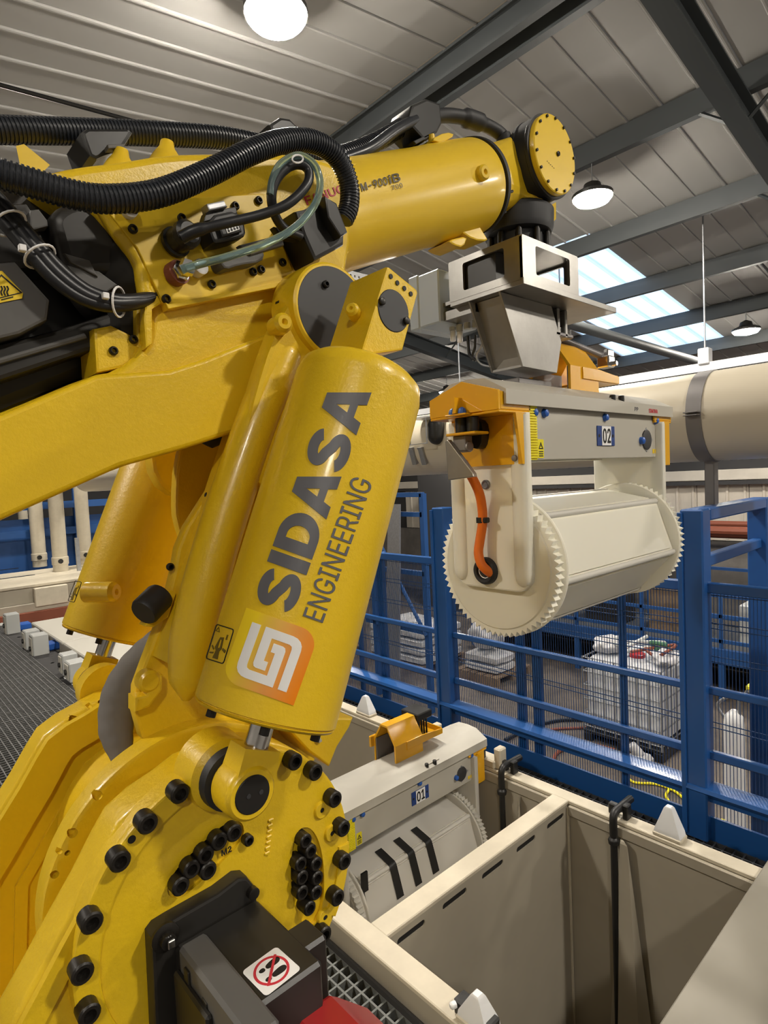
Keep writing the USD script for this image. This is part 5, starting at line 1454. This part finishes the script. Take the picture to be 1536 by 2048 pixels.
# web blending the tube into the casting
RP('arm_web', hull([tuple(p) for a, b in ((560, 320), (760, 330), (700, 500), (600, 640), (560, 690)) for p in (at(a, b, y=.885), at(a, b, y=1.03))]), YELS, under=arm, smooth=60)
RP('gasket', lathe(ax(.495), E2, [(0, .100), (.001, .1095), (.012, .1095), (.013, .1)], 72), RUB, 'black seal ring at the tube end', under=arm)
for px, py, y, d in ((962, 347, .862, (-.1, -1, -.1)), ):
    c, nn = ray_cyl(px, py, ax(0), E2, .107)
    RP('tube_boss', lathe(c + np.array([0, .016, .0]), d, [(0, .017), (.028, .0165), (.032, .013), (.032, .006), (.02, 0)], 20), YELS, under=arm)
for pts in (((838, 293), (870, 277), (890, 283), (862, 300)), ((895, 470), (912, 455), (935, 458), (948, 478), (956, 492), (925, 490)), ((872, 490), (915, 480), (905, 505), (885, 500))):
    RP('tube_lug', slab(smooth_poly(oxz(.95, *pts), 1), 'y', .915, .985, .004), YELS, under=arm)
RP('pin', cyl(at(867, 300, y=.93), at(862, 270, y=.93), .008, 12), YELS, under=arm)
# print on the tube
def tube_text(text, start, end, height, mat, bold=True):
    start, end = np.asarray(start, float), np.asarray(end, float)
    u = (end - start); Ln = np.linalg.norm(u); u /= Ln
    v = np.array([u[1], -u[0]])
    RP('tube_print', wrap(art(text, start, u, v, Ln, height, bold), ax(0), E2, .1034, .008, step=4.0, base=.0012, lift=.0005), mat, under=arm, smooth=False)
c0, c1 = at(614, 410, y=AY0 - .0002), at(690, 384, y=AY0 - .0002)
RP('tube_print', text_on('FANUC', .0125, c0, (c1 - c0) / np.linalg.norm(c1 - c0), (-(c1 - c0)[2] / np.linalg.norm(c1 - c0), 0, (c1 - c0)[0] / np.linalg.norm(c1 - c0)), np.linalg.norm(c1 - c0), .0008), INKR, under=arm, smooth=False)
tube_text('M-900', (723, 383), (776, 369), 15, paint_once('dark_print', (.04, .035, .02)))
tube_text('iB', (779, 368), (801, 362), 16, MATS['dark_print'])
tube_text('700', (784, 381), (805, 375), 9, MATS['dark_print'], False)
# raised foundry marks and ribs on the casting
for k in range(5):
    c = at(448 + 13 * k, 752 - 5 * k, y=AY0)
    RP('cast_mark', box(c[0] - .004, c[0] + .004, AY0 - .002, AY0 + .002, c[2] - .006, c[2] + .006, .0015), YEL, under=arm)
    if k < 3:
        c = at(446 + 11 * k, 772 - 4 * k, y=AY0)
        RP('cast_mark', box(c[0] - .003, c[0] + .003, AY0 - .002, AY0 + .002, c[2] - .004, c[2] + .004, .0015), YEL, under=arm)
RP('boom_rib', slab(oxz(AY0, (-140, 885), (0, 830), (186, 752), (330, 742), (400, 720), (560, 655), (545, 700), (532, 728), (490, 858), (360, 900), (235, 935), (0, 1040), (-140, 1105)), 'y', AY0 - .012, AY0 + .004, .010, steps=3), YEL, under=arm)
RP('bay_rim', tube(spline([at(a, b, y=.836) for a, b in ((205, 412), (222, 440), (240, 470), (262, 500), (280, 535), (288, 570), (292, 600))], 5), .0115, 14), YEL, under=arm)
RP('bay_rim', slab(oxz(.836, (288, 575), (300, 572), (318, 610), (300, 622), (300, 690), (286, 700), (282, 640)), 'y', .826, .845, .003), YEL, under=arm)
RP('top_lug', hull([tuple(at(a, b, y=y)) for a, b in ((32, 292), (48, 288), (100, 330), (85, 345), (40, 330)) for y in (.87, .93)]), YELS, under=arm)
for a, b in ((238, 315), (330, 298)):
    c = at(a, b, y=.93)
    RP('top_boss', lathe(c - np.array([0, 0, .03]), (0.1, 0, 1), [(0, .03), (.02, .02), (.032, .012), (.042, .010), (.044, .006)], 18), YELS, under=arm)
# connector panel
pq = oxz(.83, (198, 410), (212, 404), (400, 398), (515, 391), (522, 393), (586, 560), (582, 568), (330, 613), (322, 608), (270, 500))
cp = RP('connector_panel', slab(pq, 'y', .822, .84, .0015), YELS, 'yellow connector panel', under=arm)
RP('panel_edge', slab(oxz(.83, (322, 606), (330, 612), (586, 561), (590, 570), (330, 622)), 'y', .818, .838, .001), YELS, under=arm)
bc = .822
for a, b in ((267, 457), (365, 435), (472, 411), (519, 400), (334, 597), (425, 568), (508, 543), (524, 538), (567, 524)):
    bolt(a, b, bc, .0062, .007, under=arm, name='small_bolt')
c = at(256, 424, y=bc)
RP('eye_bolt', [lathe((c[0], bc, c[2]), (0, -1, 0), [(0, .010), (.010, .010), (.012, .007), (.012, 0)], 16)], LBLW, under=arm)
RP('eye_bolt', box(c[0] - .009, c[0] + .008, bc - .016, bc - .011, c[2] - .006, c[2] + .006, .002), BOLT, under=arm)
c = at(362, 476, y=.80)
RP('round_connector', lathe((c[0], bc, c[2]), (.15, -1, .1), [(0, .021), (.006, .021), (.008, .018), (.024, .0175), (.027, .0195), (.036, .019), (.04, .014)], 24), BLK, 'round black cable connector', under=arm)
RP('square_connector', slab(smooth_poly(oxz(.80, (402, 440), (470, 425), (484, 470), (478, 482), (425, 495), (415, 490)), 1), 'y', .785, bc, .004), BLK, 'square black connector with a white dotted tag', under=arm)
RP('connector_hood', slab(oxz(.785, (432, 452), (472, 440), (480, 466), (440, 478)), 'y', .778, .786, .003), BLK, under=arm)
uv4 = [at(*q, y=.7775) for q in ((448, 448), (472, 440), (480, 460), (455, 467))]
def tagq(a, b): return uv4[0] + (uv4[1] - uv4[0]) * a + (uv4[3] - uv4[0]) * b
RP('dotted_tag', slab([(tagq(a, b)[0], tagq(a, b)[2]) for a, b in ((0, 0), (1, 0), (1, 1), (0, 1))], 'y', .7768, .7782), LBLW, under=arm)
for i in range(4):
    for j in range(3):
        q = tagq(.14 + .24 * i, .2 + .3 * j)
        RP('tag_dot', cyl((q[0], .7765, q[2]), (q[0], .7775, q[2]), .0019, 8), INKB, under=arm)
RP('latch', slab(oxz(.785, (410, 410), (445, 403), (452, 416), (415, 424)), 'y', .78, .80, .002), GALV, under=arm)
RP('latch', slab(oxz(.79, (412, 424), (470, 414), (474, 428), (404, 446)), 'y', .788, .806, .003), MOT, under=arm)
RP('lower_connector', slab(smooth_poly(oxz(.80, (432, 510), (510, 495), (524, 510), (518, 528), (470, 535), (446, 544), (434, 530)), 1), 'y', .79, bc, .003), MOTG, 'dark lower connector', under=arm)
RP('lower_connector', slab(oxz(.79, (476, 492), (560, 470), (566, 492), (500, 512)), 'y', .785, .80, .003), MOTG, under=arm)
c = at(361, 541, y=.80)
RP('hose_fitting', [lathe((c[0], bc, c[2]), (.2, -1, .1), [(0, .014), (.02, .014), (.021, .011), (.03, .011), (.031, .013), (.036, .011)], 6)], STEEL, under=arm)
RP('hose_fitting', lathe((c[0], bc, c[2]), (.2, -1, .1), [(0, .0165), (.014, .0165)], 20), RACK, under=arm)
c = at(405, 532, y=.80)
RP('hose_fitting', lathe((c[0], bc, c[2]), (.1, -1, .1), [(0, .011), (.016, .011), (.018, .008), (.018, 0)], 16), WHT, under=arm)

# ---- motors and covers behind the forearm, at the left
mb = RP('rear_motors', slab(oxz(.93, (-140, 320), (40, 330), (160, 390), (250, 480), (300, 600), (290, 700), (190, 752), (0, 830), (-140, 880)), 'y', .925, 1.06, .02), MOT, 'black motors and covers behind the forearm')
RP('motor_cover', slab(smooth_poly(oxz(.85, (95, 425), (150, 395), (200, 415), (255, 480), (270, 540), (262, 580), (235, 560), (222, 545), (135, 560), (110, 480)), 2), 'y', .848, .95, .014, steps=3), MOT, under=mb, smooth=50)
RP('motor_cover', lathe(at(225, 560, y=.90), (.55, -.6, .3), [(-.05, .05), (.04, .05), (.055, .04), (.058, 0)], 28), MOT, under=mb)
RP('motor_cover', box(*sorted((at(215, 600, y=.87)[0], at(300, 600, y=.87)[0])), .862, .95, at(250, 690, y=.87)[2], at(250, 570, y=.87)[2], .012), MOT, under=mb)
RP('motor_cover', slab(oxz(.86, (-60, 400), (60, 395), (110, 470), (118, 530), (-60, 545)), 'y', .87, .95, .012), MOT, under=mb)
g1 = RP('grey_panel', slab(oxz(.85, (-90, 535), (30, 522), (100, 600), (95, 640), (40, 668), (-90, 700)), 'y', .85, .92, .004), MOTG, 'dull grey motor panel with a heat warning', under=mb)
RP('grey_panel', slab(oxz(.855, (60, 420), (78, 418), (95, 440), (97, 452), (60, 462)), 'y', .855, .9, .002), MOTG, under=mb)
RP('grey_panel', slab(oxz(.845, (128, 505), (142, 525), (235, 575), (215, 575), (195, 550), (180, 520), (150, 512)), 'y', .845, .87, .002), MOTG, under=mb)
RP('grey_panel', slab(oxz(.845, (135, 528), (200, 540), (238, 568), (205, 590), (160, 560)), 'y', .849, .87, .002), MOTG, under=mb)
RP('lower_cover', slab(oxz(.86, (-120, 715), (120, 655), (262, 610), (270, 690), (180, 700), (0, 760), (-120, 800)), 'y', .872, .94, .006), MOT, under=mb)
RP('cover_edge', tube([at(-90, 745, y=.868), at(0, 722, y=.868), at(170, 672, y=.868)], .004, 8), MOTG, under=mb)
w3 = [(-36, 606), (46, 586), (2, 548)]
def tri(k):
    c_ = np.mean(w3, 0); return oxz(.849, *[tuple(c_ + (np.array(q) - c_) * k) for q in w3])
RP('heat_sign', slab(oxz(.849, (-42, 614), (44, 597), (46, 586), (4, 542), (-4, 542)), 'y', .8485, .8505), LBLY, 'yellow heat warning triangle', under=mb)
RP('heat_sign', slab(tri(.98), 'y', .848, .8486, holes=[tri(.86)]), INKB, under=mb)
for k in range(3):
    RP('heat_sign', tube(spline([at(2 + 6 * k + dx, yy, y=.848) for dx, yy in ((0, 572), (2.5, 578), (0, 584), (2.5, 591))], 4), .0009, 6), INKB, under=mb)
RP('heat_sign', slab(oxz(.849, (2, 599), (26, 593), (26, 595), (2, 601)), 'y', .8478, .8486), INKB, under=mb)
RP('bay_wall', slab(oxz(.87, (262, 610), (290, 600), (298, 690), (285, 705), (262, 700)), 'y', .85, .93, .004), YEL, under=arm)
RP('bay_wall', slab(oxz(.868, (180, 662), (215, 655), (250, 672), (292, 700), (260, 735), (185, 750)), 'y', .852, .92, .004), YEL, under=arm)
for a, b in ((268, 678), (228, 701)):
    bolt(a, b, .852, .006, .007, under=arm, name='small_bolt')

# ---- wrist
J5 = np.array([1.405, YC0, ZC + .805])
def ring(c, d, r, n=24):
    _, a, b = frame(d)
    t = np.arange(n) * 2 * math.pi / n
    return [tuple(np.asarray(c) + r * (math.cos(q) * a + math.sin(q) * b)) for q in t]
wr = RP('wrist', lathe(ax(.508), E2, [(0, .098), (.02, .098), (.024, .094), (.03, .085), (.04, .08)], 64), YELS, 'wrist unit with the round cap')
w1 = man(hull(ring(ax(.53), E2, .083) + ring(ax(.60), E2, .078) + ring((J5[0], 1.03, J5[2]), (0, 1, 0), .075) + ring((J5[0], .90, J5[2]), (0, 1, 0), .08)))
w2 = man(hull(ring((J5[0], .905, J5[2]), (0, 1, 0), .094) + ring((J5[0], 1.03, J5[2]), (0, 1, 0), .085)))
w3_ = man(hull(ring((J5[0], .93, J5[2] - .03), (0, 1, 0), .075) + ring((J5[0], 1.0, J5[2] - .03), (0, 1, 0), .07) + ring((J5[0] + .002, YC0, ZC + .703), (0, 0, 1), .086) + ring((J5[0] + .002, YC0, ZC + .712), (0, 0, 1), .086)))
bodyw = unman((w1 + w2 + w3_).refine_to_length(.012))
bodyw.merge_vertices()
trimesh.smoothing.filter_taubin(bodyw, iterations=8)
RP('wrist_body', bodyw, YELS, under=wr, smooth=45)
RP('cap_ring', lathe((J5[0], .852, J5[2]), (0, 1, 0), [(0, .099), (.002, .102), (.010, .102), (.012, .1005), (.044, .1005), (.046, .102), (.056, .102), (.06, .096)], 72), RUB, 'black ring round the cap', under=wr)
cpp = RP('wrist_cap', lathe((J5[0], .838, J5[2]), (0, 1, 0), [(0, .0935), (.002, .096), (.014, .096)], 72), YELS, 'round yellow wrist cap', under=wr)
for k in range(14):
    a = k * 2 * math.pi / 14 + .2
    RP('cap_screw', cyl((J5[0] + .089 * math.cos(a), .8375, J5[2] + .089 * math.sin(a)), (J5[0] + .089 * math.cos(a), .834, J5[2] + .089 * math.sin(a)), .0036, 10), BOLT, under=wr)
RP('cap_screw', lathe((J5[0] + .01, .838, J5[2] + .004), (0, -1, 0), [(0, .006), (.004, .006), (.005, .004), (.002, 0)], 12), BOLT, under=wr)
c = at(1096, 322, y=.8375)
RP('cap_print', text_on('- - - - -', .006, (c[0] - .006, .8372, c[2] - .004), (.97, 0, -.24), (.24, 0, .97), .034), CAPG, under=wr)
for k in range(5):
    a = k * .5 - 1.1
    _, u, v = frame(E2)
    c = ax(.52) + (u * math.cos(a + 1.57) + v * math.sin(a + 1.57)) * .0985
    RP('collar_bolt', cyl(c, c + E2 * .012, .0035, 8), BOLT, under=wr)
fz = ZC + .655
RP('tool_flange', lathe((J5[0] + .002, YC0, ZC + .584), (0, 0, 1), [(0, .074), (.010, .076), (.012, .07), (.050, .07), (.055, .088), (.07, .094), (.112, .096), (.118, .090), (.12, .08)], 64), RUB, 'black tool flange', under=wr)
for k in range(10):
    a = k * 2 * math.pi / 10
    p = (J5[0] + .002 + .078 * math.cos(a), YC0 + .078 * math.sin(a))
    RP('flange_bolt', lathe((*p, ZC + .584), (0, 0, 1), [(0, .009), (.045, .009), (.052, .006)], 10), BOLT, under=wr)
for k in range(8):
    a = k * 2 * math.pi / 8 + .3
    RP('flange_nut', cyl((J5[0] + .088 * math.cos(a), YC0 + .088 * math.sin(a), ZC + .584), (J5[0] + .088 * math.cos(a), YC0 + .088 * math.sin(a), ZC + .596), .005, 8), STEEL, under=wr)
RP('side_lug', hull([tuple(at(a, b, y=y)) for a, b in ((1100, 412), (1112, 404), (1112, 438), (1106, 444)) for y in (.93, .96)]), YELS, under=wr)

# ---- hoses and cables of the dress pack
hp = [at(a, b, y=y) for a, b, y in ((-60, 335, .80), (-10, 345, .79), (70, 368, .785), (150, 390, .78), (220, 398, .775), (320, 386, .77), (420, 345, .77), (500, 305, .77), (565, 283, .775), (625, 283, .78), (672, 312, .785), (697, 365, .79), (698, 412, .795), (684, 446, .80))]
RP('dress_hose', corrugated(spline(hp, 10), .0172, .0054, .0016), HOSE, 'thick ribbed black hose looping over the forearm')
RP('hose_clamp', slab(oxz(.78, (588, 424), (622, 416), (640, 399), (664, 412), (686, 468), (685, 492), (626, 524), (615, 500), (602, 470)), 'y', .775, .835, .006), BLK, 'black hose clamp on the forearm')
RP('hose_clamp', slab(oxz(.77, (640, 398), (664, 412), (686, 470), (672, 480), (646, 440)), 'y', .757, .78, .006), BLK)
RP('hose_clamp', slab(oxz(.79, (545, 455), (600, 470), (640, 470), (640, 480), (590, 482), (560, 478)), 'y', .785, .80, .004), BLK)
tp = [at(a, b, y=y) for a, b, y in ((-80, 258, 1.02), (60, 261, 1.02), (200, 264, 1.02), (320, 268, 1.01), (450, 277, 1.0), (560, 300, .99), (640, 318, .98), (700, 306, .97), (760, 280, .97), (810, 252, .97), (850, 240, .97))]
RP('dress_hose', corrugated(spline(tp, 9), .0195, .0058, .0017), HOSE, 'ribbed hose running along the top of the arm')
tq = [at(a, b, y=y) for a, b, y in ((850, 236, .97), (890, 231, .97), (930, 236, .96), (970, 250, .95), (1000, 268, .94), (1012, 288, .93))]
RP('wrist_hose', tube(spline(tq, 8), np.interp(np.linspace(0, 1, 41), [0, .38, .4, .55, .57, .85, .87, 1], [.0165, .0165, .022, .022, .0165, .0165, .021, .021]), 18), RUB, 'smooth black hose feeding the wrist')
tr = [at(a, b, y=y) for a, b, y in ((690, 318, .94), (740, 298, .93), (790, 262, .93), (830, 240, .94))]
RP('side_hose', tube(spline(tr, 8), .012, 12), HOSE)
for pts, y0, y1 in ((((812, 218), (840, 205), (868, 215), (872, 255), (862, 275), (838, 290), (812, 262), (806, 240)), .93, 1.0), (((814, 290), (840, 278), (858, 268), (858, 276), (820, 296)), .93, .99)):
    RP('hose_bracket', slab(oxz(.95, *pts), 'y', y0, y1, .006), BLK, 'black hose bracket on the tube')
RP('hose_bracket', slab(oxz(.95, (158, 270), (175, 318), (190, 325), (205, 318), (238, 308), (262, 270), (250, 262), (170, 262)), 'y', .94, 1.02, .005), BLK)
RP('hose_bracket', slab(oxz(.93, (213, 292), (246, 290), (246, 298), (215, 300)), 'y', .925, .945, .002), MOTG)
RP('hose_bracket', slab(oxz(.95, (538, 248), (560, 233), (580, 236), (600, 256), (590, 275), (550, 275)), 'y', .95, 1.0, .006), BLK)
lc = [at(a, b, y=y) for a, b, y in ((362, 476, .775), (390, 462, .765), (440, 449, .755), (520, 430, .745), (575, 408, .735), (612, 372, .73), (618, 345, .732), (605, 330, .735), (580, 332, .74), (555, 355, .745), (543, 390, .75), (550, 430, .76), (570, 458, .77), (600, 472, .78))]
RP('loop_cable', tube(spline(lc, 8), np.interp(np.linspace(0, 1, 105), [0, .1, .12, 1], [.0085, .0085, .0068, .0072]), 14), CABLE, 'black cable looped in front of the forearm')
lt = [at(a, b, y=y) for a, b, y in ((364, 539, .785), (400, 528, .77), (460, 512, .755), (530, 488, .74), (590, 455, .73), (628, 412, .725), (640, 370, .722), (632, 335, .724), (612, 316, .73), (590, 312, .735), (560, 330, .74), (545, 360, .745), (540, 390, .747))]
RP('air_hose', tube(spline(lt, 8), .0055, 14), TEAL, 'clear teal air hose looped by the black cable')
RP('cable_tie', [tube(circle3, .0014, 6) for circle3 in ([at(595 + 11 * math.cos(t), 318 + 8 * math.sin(t), y=.728) for t in np.linspace(0, 6.28, 14)],)], LBLW)
for k, (o1, r) in enumerate((((0, 0), .009), ((8, -9), .008), ((-10, 8), .008))):
    q = [at(a + o1[0] * s, b + o1[1] * s, y=y) for a, b, y, s in ((-30, 385, .835, 1), (20, 440, .83, 1), (70, 500, .825, 1), (118, 552, .822, 1), (170, 590, .82, .9), (225, 606, .82, .8), (275, 603, .825, .6), (318, 592, .84, .4))]
    RP('motor_cable', tube(spline(q, 6), r, 12), CABLE, 'black motor cables at the left')
for a, b, an in ((80, 513, .9), (20, 447, .9), (238, 604, .1)):
    c = at(a, b, y=.822)
    d = np.array([math.cos(an) * RT + math.sin(an) * DN])[0]
    _, u, v = frame(d)
    RP('cable_tie', [tube([c + (u * math.cos(t) + v * math.sin(t)) * .019 for t in np.linspace(0, 6.28, 20)], .0016, 6), box(c[0] - .026, c[0] - .018, c[1] - .02, c[1] - .012, c[2] - .004, c[2] + .004, .001)], LBLW, 'pale cable tie')
